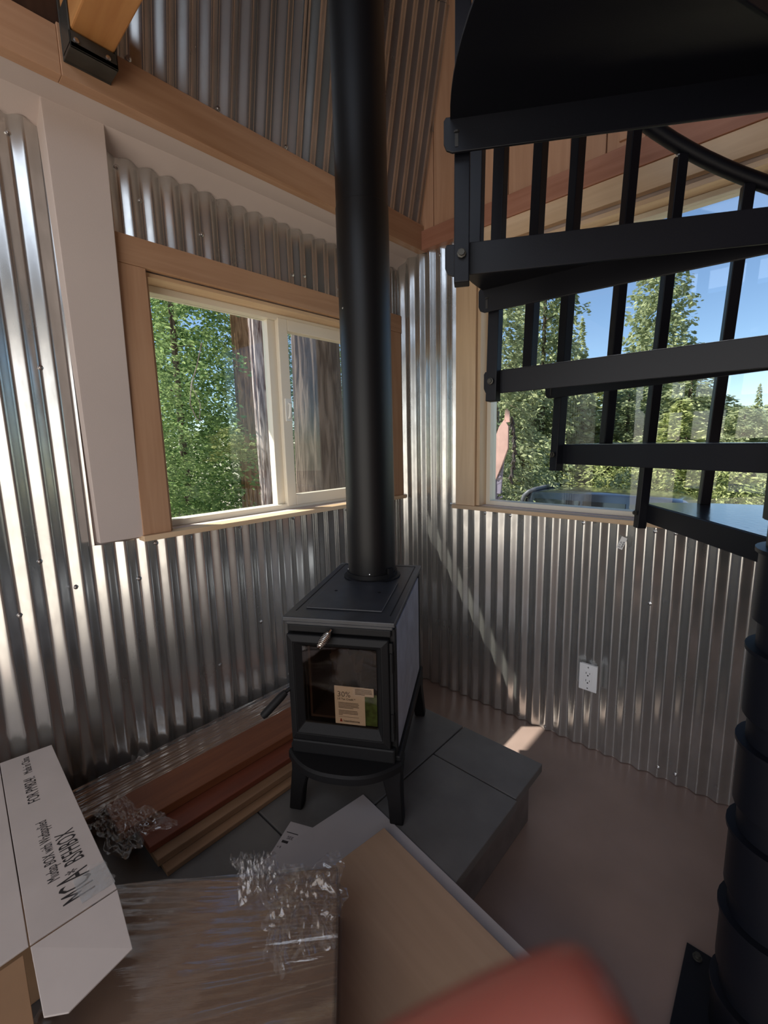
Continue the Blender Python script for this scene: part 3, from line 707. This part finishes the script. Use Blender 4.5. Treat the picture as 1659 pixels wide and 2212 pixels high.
def noisy_sheet(name, mat, parent, f, nu, nv, label=None):
    u, v = np.meshgrid(np.linspace(0, 1, nu), np.linspace(0, 1, nv)); P = f(u, v)
    idx = np.arange(nu*nv).reshape(nv, nu); F = np.stack([idx[:-1, :-1], idx[:-1, 1:], idx[1:, 1:], idx[1:, :-1]], -1).reshape(-1, 4)
    me = np_mesh(name, P.reshape(-1, 3), F); me.materials.append(M[mat]); me.polygons.foreach_set('use_smooth', np.ones(len(F), bool))
    o = bpy.data.objects.new(name, me); COL.objects.link(o); o.parent = parent
    if label: o['label'] = label
    return o
def ridges(a, rng, n, f0, f1, amp):
    d = np.zeros_like(a)
    for k in range(n): d += amp/n**.5*np.sin(a*rng.uniform(f0, f1)+rng.uniform(0, 6.28))
    return d
bd = thing('wrapped_lumber', 'bundle of boards wrapped in clear stretch film against the left wall', 'lumber', (.115, -1.23, ZH))
for k, (x0, x1, z0, z1) in enumerate([(-.075, .075, 0, .022), (-.072, .078, .0225, .045), (-.07, .07, .0455, .066)]):
    MB().box(x0, x1, -.47, .42, z0, z1).build('board', ['tan_lumber_y', 'redwood_y', 'tan_lumber_y'][k], bd, bevel=.002)
def f_b(u, v):
    rng = np.random.default_rng(3); y = -.48+.92*v
    s = u*2-1; x = np.clip(s*1.35, -1, 1)*.083; z = np.where(np.abs(s) < .74, .0715, .0715*(1-(np.abs(s)-.74)/.26)+.001)
    w_ = ridges(u*60+v*1.5, rng, 6, .6, 2.2, .0022) + .002*np.sin(u*40+v*9)*np.sin(v*17)
    return np.stack([x+w_*.4, y, np.maximum(z+w_, .001)], -1)
noisy_sheet('film', 'stretch_film_bundle', bd, f_b, 120, 60)
def crumple(name, label, loc, sx, sy, hgt, seed, rot=0, n=46, cat='film', parent=None, base=.002, pw=1.0):
    """creased film: an irregular blob of folded facets that lies almost flat and stands up in sharp folds"""
    rng = np.random.default_rng(seed)
    def f(u, v):
        a = np.arctan2(v-.5, u-.5); e = np.clip(1-np.maximum(np.abs(u-.5), np.abs(v-.5))*2, 0, 1)
        rr = 1+.16*np.sin(3*a+seed)+.10*np.sin(7*a+seed*2)+.06*np.sin(13*a)
        x = (u-.5)*sx*rr; y = (v-.5)*sy*rr; z = np.zeros_like(u)
        for k in range(16):
            an = rng.uniform(0, 6.28); fr = rng.uniform(2.5, 15); q = (u*np.cos(an)+v*np.sin(an))*fr+rng.uniform(0, 6.28)+.5*np.sin(u*7+k)+.5*np.sin(v*8+k)
            tri = np.abs((q % 1.0)*2-1); z += np.clip(tri-.45, 0, 1)**1.2*rng.uniform(.4, 1)/(1+fr*.09)
        z = (z-z.min())/(z.max()-z.min()); z = z**(1.5*pw)
        j = .0009; x = x+rng.normal(0, j, u.shape)*(sx/.2); y = y+rng.normal(0, j, u.shape)*(sy/.2)
        return np.stack([x, y, base+hgt*z*(.3+.7*e**.6)], -1)
    if parent is None:
        t = thing(name, label, cat, loc, rot); o = noisy_sheet('sheet', 'stretch_film', t, f, n, n)
    else:
        o = noisy_sheet(name, 'stretch_film', parent, f, n, n); o.location = loc; o.rotation_euler = (0, 0, rot)
    return o
crumple('plastic_film', 'crumpled clear film over the near ends of the red boards', (.33, -1.625, ZH+.088), .22, .13, .040, 5, .25, 40)

# ------------------------------------------------------------------ sheets and plywood on the hearth
def flat(name, label, cat, corner, ang, lx, ly, z0, z1, mat, group=None, rnd=0):
    t = thing(name, label, cat, (corner[0], corner[1], z0), ang)
    return t, MB().box(0, lx, -ly, 0, 0, z1-z0).build('sheet', mat, t, bevel=.0004 if z1-z0 < .004 else .0015)
ph, pp_ = flat('paper_sheet', 'printed white paper sheet showing small black lettering beside the film', 'paper', (.598, -1.257), R_(-2), .24, .20, ZH+.0008, ZH+.0016, 'paper')
ph.rotation_euler = (0, 0, R_(24))
def ptxt(body, x, y, s): text_mesh('lettering', body, s, 'ink', ph, frame_mtx((x, y, .0009), (1, 0, 0), (0, 1, 0)), 1.0)
MB().box(.008, .046, -.0375, -.0350, .0008, .0011).build('print_line', 'ink', ph)
ptxt('SEE', .018, -.057, .014)
MB().box(.010, .030, -.072, -.064, .0008, .0011).build('print_block', 'ink', ph)
ptxt('v 8', .006, -.090, .010)
flat('white_sheet', 'large pale sheet sticking out from under the plywood panel', 'sheet', (.694, -1.037), R_(-7.5), .95, .62, ZH+.0022, ZH+.0042, 'paper')
plx, _p = flat('plywood_panel', 'tan birch plywood panel lying across the hearth toward the camera', 'plywood', (.845, -1.100), R_(-7.5), .80, .75, ZH+.0048, ZH+.0228, 'birch')

# ------------------------------------------------------------------ stretch wrapped flat package
ZK = .40
pk = thing('wrapped_package', 'large flat brown cardboard package wrapped in clear stretch film', 'package', (.937, -1.357, ZH+.024), R_(-43))
# local x runs toward the camera side, local -y runs to the left
HP = ZK-ZH-.024
MB().box(0, .66, -.52, 0, 0, HP-.002).build('carton', 'kraft', pk, bevel=.004)
def f_k(u, v):
    rng = np.random.default_rng(8); x = -.003+.666*u; y = -.523+.526*v
    q = 26*(u-.22)/(1.75-v) + u*14
    d = ridges(q, rng, 9, 1.2, 6.0, .0026)*(.55+.45*np.sin(u*9+v*6)) + .0008*np.sin(u*30+v*13)*np.sin(v*21)
    return np.stack([x, y, HP+.0015+np.maximum(d, -.002)], -1)
noisy_sheet('film', 'stretch_film_streak', pk, f_k, 240, 80)
mb = MB(); mb.box(-.0035, -.0025, -.523, .003, .002, HP); mb.box(-.003, .663, .0025, .0035, .002, HP); mb.box(-.003, .663, -.5235, -.5225, .002, HP); mb.build('film_side', 'stretch_film', pk)
crumple('film_bunch', None, (.085, -.075, HP+.002), .20, .17, .045, 21, R_(8), 44, parent=pk)
crumple('film_bunch', None, (.012, -.185, HP+.002), .10, .09, .075, 22, R_(20), 32, parent=pk, pw=.7)
crumple('plastic_film', 'loose crumpled clear film on the plywood at the bottom edge of the photo', (1.22, -1.49, ZH+.0240), .14, .12, .030, 9, .5, 50)

# ------------------------------------------------------------------ white cardboard carton at the left
ct = thing('cardboard_carton', 'opened white cardboard carton with dark printed lettering at lower left', 'carton', (.33, -1.98, ZH))
zc = .500
MB().box(.09, .565, -2.25, -1.765, ZH+.001, zc-.012).build('box', 'carton_brown', ct, bevel=.003, world=True)
def card(name, pts, mat, label=None, th=.004):
    a = [Vector(p) for p in pts]; n = (a[1]-a[0]).cross(a[2]-a[0]).normalized()
    if n.z < 0: n = -n
    return MB().prism(a, -n*th).build(name, mat, ct, bevel=.0008, world=True, label=label)
pa = card('printed_flap', [(.045, -1.845, zc), (.702, -1.884, zc), (.705, -1.744, zc), (.40, -1.737, zc), (.062, -1.727, zc)], 'carton_white', 'white flap printed with two lines of black text')
card('side_flap', [(.035, -2.25, zc-.012), (.706, -2.25, zc-.012), (.702, -1.886, zc), (.045, -1.847, zc)], 'carton_white')
card('end_flap', [(.707, -1.884, zc-.001), (.822, -1.889, zc-.030), (.842, -1.86, zc-.034), (.826, -1.757, zc-.026), (.709, -1.744, zc-.001)], 'carton_white')
card('inner_flap', [(.708, -2.25, zc-.014), (.90, -2.25, zc-.075), (.88, -1.905, zc-.065), (.708, -1.895, zc-.006)], 'carton_brown', 'brown inside face of a folded flap')
def ctxt(body, x, y, s, sx, ang=0): 
    m = frame_mtx(Vector((x, y, zc+.0003))-ct.location, (-math.cos(ang), -math.sin(ang), 0), (math.sin(ang), -math.cos(ang), 0))
    return text_mesh('lettering', body, s, 'ink', ct, m, sx)
ctxt('MCA', .672, -1.772, .080, .42, -.03); ctxt('*', .600, -1.772, .05, .5, -.03); ctxt('BSFHBOX', .575, -1.768, .052, .50, -.03)
ctxt('Mudap BOX with Wadapplied', .592, -1.816, .030, .56, -.07); ctxt('FOR PM824!', .300, -1.797, .036, .62, -.07); ctxt('Made in China', .160, -1.790, .027, .55, -.07)
tp = MB().box(.622, .690, -1.80, -1.742, zc+.0004, zc+.0012).build('tape', 'clear_tape', ct, world=True)
cr = crumple('tape_crumple', None, (.655-ct.location.x, -1.772-ct.location.y, zc+.001-ct.location.z), .07, .06, .006, 31, 0, 24, parent=ct)

# ------------------------------------------------------------------ outside: ground, vehicle, sculpture
def ground_z(x, y): return -1.35 - np.maximum(y-6, 0)*.055*np.exp(-np.maximum(y-6, 0)/160) - .02*np.maximum(-x-4, 0)
gx, gy = np.meshgrid(np.linspace(-60, 60, 61), np.concatenate([np.linspace(-12, 40, 40), np.linspace(45, 320, 30)]))
hz = ground_z(gx, gy) + .25*np.sin(gx*.35)*np.sin(gy*.22) + np.clip((gy-90)/200, 0, 1)*7
V = np.stack([gx, gy, hz], -1).reshape(-1, 3); idx = np.arange(V.shape[0]).reshape(gx.shape)
F = np.stack([idx[:-1, :-1], idx[:-1, 1:], idx[1:, 1:], idx[1:, :-1]], -1).reshape(-1, 4)
me = np_mesh('ground', V, F); me.materials.append(M['soil']); g_ = bpy.data.objects.new('ground', me); COL.objects.link(g_); structure(g_)
# distant blue ridge
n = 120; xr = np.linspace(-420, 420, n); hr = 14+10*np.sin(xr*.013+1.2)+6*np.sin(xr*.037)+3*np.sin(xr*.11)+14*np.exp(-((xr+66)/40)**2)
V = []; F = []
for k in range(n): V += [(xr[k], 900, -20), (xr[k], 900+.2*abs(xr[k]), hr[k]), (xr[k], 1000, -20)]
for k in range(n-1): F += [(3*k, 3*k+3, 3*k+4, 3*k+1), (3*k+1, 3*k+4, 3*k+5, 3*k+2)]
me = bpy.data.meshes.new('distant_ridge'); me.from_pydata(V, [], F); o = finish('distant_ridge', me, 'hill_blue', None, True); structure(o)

car = thing('parked_car', 'dark glossy parked vehicle seen by its roof just outside the big window', 'car', (-1.30, 8.62, -1.42), 0)
def loop(xs, hw, z): return [(xs[0], -hw, z), (xs[1], -hw, z), (xs[1], hw, z), (xs[0], hw, z)]
mb = MB(); mb.rings([loop((-1.9, 2.7), .78, .28), loop((-2.0, 2.8), .84, .45), loop((-2.0, 2.8), .86, .85), loop((-1.95, 2.7), .82, .98)])
mb.build('body', 'car_paint', car, 35, bevel=.05)
rg = []
for (x, k_) in [(-1.66, .02), (-1.62, .45), (-1.57, .80), (-1.50, .93), (-1.38, .985), (-1.0, 1.0), (0, 1.01), (1.0, .99), (1.30, .95), (1.50, .87), (1.75, .60), (2.1, .02)]:
    rg.append([(x, sg*yy, .98+(zz-.98)*k_) for sg, yy, zz in [(-1, .80, .98), (-1, .72, 1.55), (-1, .71, 1.60), (-1, .68, 1.615), (-1, .3, 1.63), (1, .3, 1.63), (1, .68, 1.615), (1, .71, 1.60), (1, .72, 1.55), (1, .80, .98)]])
mb = MB(); mb.rings(rg, closed=False, cap=False); mb.build('cabin', 'car_paint', car, 30)
for sgn in (-1, 1):
    for (x0, x1) in ((-1.35, -.35), (-.28, .55), (.62, 1.35)):
        mb = MB(); mb.prism([(x0, sgn*.795, 1.04), (x1, sgn*.795, 1.04), (x1, sgn*.752, 1.46), (x0, sgn*.752, 1.46)], (0, sgn*.006, 0)); mb.build('window', 'car_glass', car)
mb = MB(); mb.tube([(-1.70, -.80, .95), (-1.66, -.78, 1.30), (-1.60, -.755, 1.50), (-1.50, -.72, 1.60), (-1.40, -.66, 1.645), (-1.37, 0, 1.66), (-1.40, .66, 1.645)], .05, 10); mb.build('pillar_trim', 'car_trim', car, True)
for (x, y) in ((-1.25, -.78), (2.0, -.78), (-1.25, .78), (2.0, .78)):
    o = MB().lathe([(.2, -.1), (.31, -.11), (.34, -.07), (.34, .07), (.31, .11), (.2, .1)], n=24).build('wheel', 'rubber', car, True); o.location = (x, y, .34); o.rotation_euler = (R_(90), 0, 0)

sc = thing('garden_sculpture', 'rusty pink metal bird-like sculpture at the left edge of the big window', 'sculpture', (-.44, 2.0, -1.36))
mb = MB(); mb.tube([(-.06, 0, 0), (-.05, 0, 2.4)], .03, 10); mb.build('pole', 'rust_violet', sc, True)
def blade(pts, th, y): return MB().prism([(x, y, z) for x, z in pts], (0, th, 0))
blade([(-.08, 2.42), (-.06, 2.70), (.0, 2.86), (.055, 2.93), (.10, 2.86), (.10, 2.66), (.04, 2.50), (-.02, 2.36)], .02, -.03).build('body_plate', 'rust_pink', sc, bevel=.004)
blade([(-.13, 2.80), (-.10, 2.98), (-.06, 2.90), (-.07, 2.78)], .012, -.05).build('wing_plate', 'rust_pink', sc, bevel=.003)
for k in range(4): blade([(.05+k*.018, 2.90), (.058+k*.018, 3.03-.012*abs(k-1)), (.068+k*.018, 2.90)], .01, -.02-.01*k).build('crest', 'rust_pink', sc)
mb = MB()
for k in range(26):
    a = k/25; x = .115+.035*math.sin(a*3.1); z = 2.95-.58*a; mb.tube([(x, .0, z), (x+.02*math.sin(k*2.1), .015*math.cos(k), z-.05)], .012, 5)
mb.build('fringe', 'rust_dark', sc, True)
blade([(-.03, 2.22), (-.025, 2.60), (.03, 2.66), (.05, 2.55), (.02, 2.22)], .015, -.01).build('lower_plate', 'rust_violet', sc, bevel=.003)
for k in range(6): blade([(-.17, 2.34-k*.055), (.02, 2.40-k*.05), (.03, 2.385-k*.05), (-.16, 2.30-k*.055)], .012, -.02+.008*k).build('feather', 'rust_violet', sc)

# ------------------------------------------------------------------ trees
def leaf_np(C, D, size, rng, wid=.38):
    n = len(C); D = D + rng.normal(0, .45, (n, 3)); D /= np.linalg.norm(D, axis=1)[:, None]
    r = rng.normal(0, 1, (n, 3)); Bv = np.cross(D, r); Bv /= np.linalg.norm(Bv, axis=1)[:, None]
    s = (size*rng.uniform(.6, 1.4, n))[:, None]
    V = np.stack([C-D*s*.5, C+Bv*s*wid*.5, C+D*s*.5, C-Bv*s*wid*.5], 1).reshape(-1, 3)
    return V, np.arange(4*n).reshape(n, 4)
def conifer_mesh(name, H, R0, nbr, per, size, seed, droop=.25, shape=.85, low=.06, mat='fol_cedar', top=1.0, wid=.38):
    rng = np.random.default_rng(seed); Cs, Ds = [], []
    for b in range(nbr):
        t = low + (1-low)*(b+rng.uniform(0, 1))/nbr; z = t*H; L = R0*(1-t*top)**shape*rng.uniform(.55, 1.12)+.05*R0
        az = b*2.39996+rng.normal(0, .3); k = max(4, int(per*(.25+.9*(1-t)))); u = rng.beta(1.9, 1.1, k)
        d = np.array([math.cos(az), math.sin(az), 0]); sd = np.array([-d[1], d[0], 0])
        lat = rng.normal(0, .17, k)*L*(1.25-u); ver = rng.normal(0, .05, k)*R0
        zz = z + (rng.uniform(-.1, .12)+.22*(t-.4))*L*u - droop*L*u**2 + ver
        Cs.append(d*(u*L)[:, None] + sd*lat[:, None] + np.array([0, 0, 1])*zz[:, None])
        Ds.append(np.tile(d+np.array([0, 0, -.35]), (k, 1)) + sd*np.sign(lat)[:, None]*.7)
    V, F = leaf_np(np.concatenate(Cs), np.concatenate(Ds), size, rng, wid)
    me = np_mesh(name, V, F); me.materials.append(M[mat]); return me
def trunk_mesh(H, r, mat, seed=0, n=12, flare=1.35, branches=0, blen=1.0):
    rng = np.random.default_rng(seed); mb = MB(); pts = []; rs = []
    for k in range(9):
        t = k/8; pts.append((.03*r*math.sin(k*1.7+seed), .03*r*math.cos(k*1.3), H*t)); rs.append(r*(flare if k == 0 else 1)*(1-.8*t**1.2))
    mb.tube(pts, rs, n)
    for b in range(branches):
        t = rng.uniform(.12, .8); a = rng.uniform(0, 6.28); L = blen*rng.uniform(.5, 1.1)*(1-t*.6); z = H*t
        p0 = Vector((0, 0, z)); p1 = p0+Vector((math.cos(a)*L*.5, math.sin(a)*L*.5, .05*L)); p2 = p0+Vector((math.cos(a+.2)*L, math.sin(a+.2)*L, -.15*L))
        mb.tube([p0, p1, p2], [r*.16, r*.11, r*.04], 5)
    me = bpy.data.meshes.new('trunk'); me.from_pydata(mb.v, [], mb.f)
    for p in me.polygons: p.use_smooth = True
    me.materials.append(M[mat]); return me
def tree(name, label, loc, crown, trunk, rot=0, sc=(1, 1, 1), group=None, cat='tree'):
    t = thing(name, label, cat, loc, 0, group)
    for nm, me in (('crown', crown), ('trunk', trunk)):
        if me is None: continue
        o = bpy.data.objects.new(nm, me); COL.objects.link(o); o.parent = t; o.rotation_euler = (0, 0, rot); o.scale = sc
        if nm == 'crown': o['kind'] = 'stuff'
    return t
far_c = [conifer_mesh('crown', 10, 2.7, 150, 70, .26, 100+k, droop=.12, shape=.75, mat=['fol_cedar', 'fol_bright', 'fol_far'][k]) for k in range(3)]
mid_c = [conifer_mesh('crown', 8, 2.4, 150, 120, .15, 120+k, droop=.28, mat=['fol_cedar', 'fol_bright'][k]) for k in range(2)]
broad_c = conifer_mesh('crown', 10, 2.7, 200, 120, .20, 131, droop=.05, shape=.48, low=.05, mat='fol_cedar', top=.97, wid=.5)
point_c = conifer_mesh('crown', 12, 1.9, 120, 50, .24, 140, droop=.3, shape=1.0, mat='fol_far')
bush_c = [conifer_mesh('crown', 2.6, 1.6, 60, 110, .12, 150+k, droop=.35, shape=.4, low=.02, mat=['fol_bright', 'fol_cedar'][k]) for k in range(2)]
thin_t = trunk_mesh(10, .16, 'bark_thin', 1, 10, branches=14, blen=1.8)
thin_t2 = trunk_mesh(8, .10, 'bark_thin', 2, 8, branches=16, blen=1.6)
def gz(x, y): return float(ground_z(np.array(float(x)), np.array(float(y))))-.1
GR = 'evergreens behind the big window'
spec = [ # x, y, top z, crown, trunk, label
 (-4.25, 9.0, 6.6, mid_c[0], thin_t2, 'tall thin-trunked evergreen at the left edge of the big window'),
 (-5.15, 14, 7.6, broad_c, thin_t, 'feathery evergreen rising behind the two leftmost balusters'),
 (-9.4, 30, 9.2, point_c, thin_t, 'slim pointed evergreen silhouetted against the blue sky'),
 (-4.1, 26, 10.4, broad_c, thin_t, 'tallest broad evergreen standing against the blue sky'),
 (.3, 25, 3.6, point_c, thin_t, 'pointed evergreen near the right edge beside the stair post'),
]
for i, (x, y, zt_, c, tk, lb) in enumerate(spec):
    H0 = {id(mid_c[0]): 8, id(point_c): 12}.get(id(c), 10); s = (zt_-gz(x, y))/H0; sxy = s*(1.15 if c in far_c else 1.0)
    tree('evergreen_tree', lb, (x, y, gz(x, y)), c, tk, i*1.3, (sxy, sxy, s), GR)
row = [(-8.2, 19, 4.6, 1), (-6.6, 18, 4.2, 0), (-5.2, 20, 4.5, 1), (-3.6, 22, 4.7, 0), (-1.3, 18, 3.9, 0), (-2.7, 15.5, 2.9, 1), (-4.4, 16, 3.3, 1), (-6.0, 13.5, 3.2, 0), (-1.0, 14.5, 2.4, 1), (.4, 17, 2.2, 1), (-7.6, 15, 4.6, 1), (-2.0, 30, 3.6, 2), (.8, 33, 2.4, 2), (-.4, 42, 3.4, 2), (-9.5, 24, 5.2, 2), (2.0, 21, 2.2, 1), (3.4, 26, 3.0, 2), (-.2, 24, 2.3, 1), (1.4, 28, 2.5, 1), (-1.6, 35, 3.2, 1), (.2, 30, 2.0, 2), (-3.0, 19, 4.0, 1), (2.4, 34, 3.0, 1)]
for i, (x, y, zt_, k) in enumerate(row):
    s = (zt_-gz(x, y))/10; tree('evergreen_tree', 'mid-height evergreen in the dense row behind the parked vehicle', (x, y, gz(x, y)), (broad_c if i % 2 else far_c[k]), thin_t, i*2.1, (s*1.9, s*1.9, s), GR+', dense row')
for i, (x, y, s, k) in enumerate([(-3.6, 7.5, .75, 1), (-2.4, 9.5, .95, 0), (-.8, 10, .9, 0), (.5, 9.5, .8, 0), (1.6, 10, .85, 1), (-4.6, 9.6, 1.0, 0), (-1.6, 8.0, .7, 1), (-5.8, 10.5, 1.2, 1), (2.8, 11, 1.0, 0), (-3.3, 11.5, 1.1, 0)]):
    y += 3.2; tree('shrub', 'leafy green shrub low behind the parked vehicle', (x, y, gz(x, y)+.05), bush_c[k], None, i*1.7, (s*1.35, s*1.35, s*1.15), 'shrubs behind the vehicle', 'shrub')
# distant forest on the far slope: nobody could count it
rng = np.random.default_rng(77); n = 900
fx = rng.uniform(-130, 60, n); fy = rng.uniform(55, 290, n); fz = ground_z(fx, fy)+np.clip((fy-90)/200, 0, 1)*7-.5
Cs = []; 
for k in range(n):
    m = 26; h = rng.uniform(4, 8); t_ = rng.uniform(0, 1, m)**1.3; a_ = rng.uniform(0, 6.28, m); rr = (1-t_)*h*.28
    Cs.append(np.stack([fx[k]+rr*np.cos(a_), fy[k]+rr*np.sin(a_), fz[k]+t_*h], -1))
C_ = np.concatenate(Cs); V, F = leaf_np(C_, np.tile([0, 0, 1.], (len(C_), 1)), 2.0, rng, .6)
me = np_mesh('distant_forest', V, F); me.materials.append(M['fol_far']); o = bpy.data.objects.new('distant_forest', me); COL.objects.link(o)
ident(o, 'hazy distant forest covering the far slope below the horizon', 'forest', None, 'stuff')

# trees close to the left window
def bark_trunk(name, label, loc, H, r, mat, flare, seed, ridge=.06, lean=(0, 0)):
    rng = np.random.default_rng(seed); nu, nv = 90, 60
    a = np.linspace(0, 2*np.pi, nu, endpoint=False); v = np.linspace(0, 1, nv); A, Vv = np.meshgrid(a, v)
    rad = r*(1+(flare-1)*np.exp(-Vv*H/1.1))*(1-.25*Vv)
    d = np.zeros_like(A)
    for k in range(16):
        q = rng.integers(5, 26); d += np.abs(np.sin(A*q/2+rng.uniform(0, 6)+np.sin(Vv*rng.uniform(5, 16)+k)*.55))*ridge/6
    rad = rad*(1+d-ridge)
    P = np.stack([rad*np.cos(A)+lean[0]*Vv*H, rad*np.sin(A)+lean[1]*Vv*H, Vv*H], -1).reshape(-1, 3)
    idx = np.arange(nu*nv).reshape(nv, nu); F = np.stack([idx[:-1], np.roll(idx[:-1], -1, 1), np.roll(idx[1:], -1, 1), idx[1:]], -1).reshape(-1, 4)
    me = np_mesh('trunk', P, F); me.materials.append(M[mat]); me.polygons.foreach_set('use_smooth', np.ones(len(F), bool))
    t = thing(name, label, 'tree', loc, 0, 'big trunks outside the left window'); o = bpy.data.objects.new('trunk', me); COL.objects.link(o); o.parent = t; return t
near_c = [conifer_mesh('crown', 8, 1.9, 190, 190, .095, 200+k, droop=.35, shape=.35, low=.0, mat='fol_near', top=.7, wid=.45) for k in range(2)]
t1 = bark_trunk('redwood_tree', 'huge dark furrowed trunk behind the screened right pane', (-3.2, 2.06, -1.5), 9, .33, 'bark_dark', 1.55, 1, .10)
t2 = bark_trunk('redwood_tree', 'pale sunlit trunk with deep bark ridges beside the window mullion', (-4.0, 1.76, -1.5), 10, .125, 'bark_pale', 1.1, 2, .16, (-.012, -.006))
t3 = bark_trunk('redwood_tree', 'reddish brown trunk half covered by foliage in the left pane', (-6.5, 2.93, -1.6), 11, .20, 'bark_brown', 1.2, 3, .08)
NL = 'dense evergreens outside the left window'
for i, (x, y, s, sz, k, lb) in enumerate([(-5.8, .55, .85, .62, 0, 'nearest leafy evergreen filling the left side of the left pane'), (-7.4, 2.0, 1.0, 1.1, 1, 'leafy evergreen left of the reddish brown trunk'), (-8.8, 3.9, 1.2, 1.2, 0, 'leafy evergreen right behind the reddish brown trunk'),
     (-8.5, 6.6, 1.1, 1.0, 0, 'leafy evergreen peeking out right of the huge dark trunk'), (-10.5, 2.2, 1.5, 1.4, 1, 'background evergreen farthest behind the left pane')]):
    tree('evergreen_tree', lb, (x, y, -1.7), near_c[k], None if i == 2 else trunk_mesh(8, .09, 'bark_thin', 30+i, 8, branches=10), i*1.1, (s, s, sz), NL)
# leafy sprig in front of the brown trunk and a bare twig
sp = conifer_mesh('crown', .9, .55, 40, 90, .06, 300, droop=.1, shape=.3, low=.0, mat='fol_bright', wid=.45)
tree('hanging_branch', 'bright green leafy bough hanging in front of the brown trunk', (-5.6, 2.05, 1.15), sp, None, .5, (1, 1, .6), cat='branch')
bt = MB(); bt.tube([(-4.3, 1.02, 2.75), (-4.3, .93, 2.45), (-4.3, .83, 2.2), (-4.32, .80, 1.95), (-4.3, .86, 1.75), (-4.3, .95, 1.72)], .006, 6); bt.tube([(-4.3, .83, 2.2), (-4.28, .92, 1.95), (-4.29, .90, 1.76)], .004, 6)
t = thing('bare_twig', 'bare pale curling twig hanging in the left window pane', 'twig', (-4.3, .9, 1.7)); bt.build('twig', 'bark_pale', t, True, world=True)

# ------------------------------------------------------------------ the photographer's hand, one fingertip in front of the lens
def cam_pt(r, u, f): return CAM_LOC + CR*r + CU*u + CF*f
J = {'wrist': (-.085, -.175, -.055, .027, .021), 'palm': (-.062, -.130, -.030, .036, .019), 'knuck': (-.046, -.098, .0, .030, .016),
     'i1': (-.034, -.080, .022, .0105, .0100), 'i2': (-.010, -.0665, .041, .0090, .0088), 'i3': (.010, -.0585, .0445, .0086, .0084), 'i4': (.0215, -.0530, .0450, .0080, .0080), 'i5': (.0255, -.0512, .0450, .0066, .0068),
     'm1': (-.060, -.088, .018, .0105, .010), 'm2': (-.042, -.098, .052, .009, .009), 'm3': (-.022, -.112, .050, .0085, .0085), 'm4': (-.010, -.116, .036, .007, .007),
     'r1': (-.076, -.098, .012, .0100, .0098), 'r2': (-.062, -.112, .044, .009, .009), 'r3': (-.042, -.126, .044, .0085, .008), 'r4': (-.030, -.130, .030, .007, .007),
     'p1': (-.088, -.112, .004, .009, .009), 'p2': (-.080, -.126, .030, .008, .008), 'p3': (-.064, -.138, .034, .0075, .007), 'p4': (-.052, -.141, .024, .006, .006),
     't1': (-.045, -.145, -.030, .014, .013), 't2': (-.015, -.140, -.020, .0115, .011), 't3': (.010, -.128, -.004, .0105, .010), 't4': (.026, -.118, .008, .009, .0085),
     'arm1': (-.10, -.24, -.12, .032, .028), 'arm2': (-.12, -.34, -.24, .042, .040)}
names = list(J); hand = thing('person', "photographer's hand with one pink fingertip reaching into the bottom right of the frame", 'person', tuple(cam_pt(-.085, -.175, -.055)))
E_ = [('palm', 'wrist'), ('palm', 'knuck'), ('knuck', 'i1'), ('i1', 'i2'), ('i2', 'i3'), ('i3', 'i4'), ('i4', 'i5'), ('knuck', 'm1'), ('m1', 'm2'), ('m2', 'm3'), ('m3', 'm4'), ('knuck', 'r1'), ('r1', 'r2'), ('r2', 'r3'), ('r3', 'r4'),
      ('palm', 'p1'), ('p1', 'p2'), ('p2', 'p3'), ('p3', 'p4'), ('palm', 't1'), ('t1', 't2'), ('t2', 't3'), ('t3', 't4'), ('wrist', 'arm1'), ('arm1', 'arm2')]
me = bpy.data.meshes.new('hand'); me.from_pydata([tuple(cam_pt(*J[k][:3])-hand.location) for k in names], [(names.index(a), names.index(b)) for a, b in E_], [])
me.materials.append(M['skin']); ho = bpy.data.objects.new('hand', me); COL.objects.link(ho); ho.parent = hand
ho.modifiers.new('skin', 'SKIN'); sub = ho.modifiers.new('sub', 'SUBSURF'); sub.levels = 2; sub.render_levels = 2
for i, k in enumerate(names):
    sv = me.skin_vertices[0].data[i]; sv.radius = J[k][3:5]; sv.use_root = (k == 'palm')
bpy.context.view_layer.update()
for p in me.polygons: p.use_smooth = True
ho.modifiers['skin'].use_smooth_shade = True
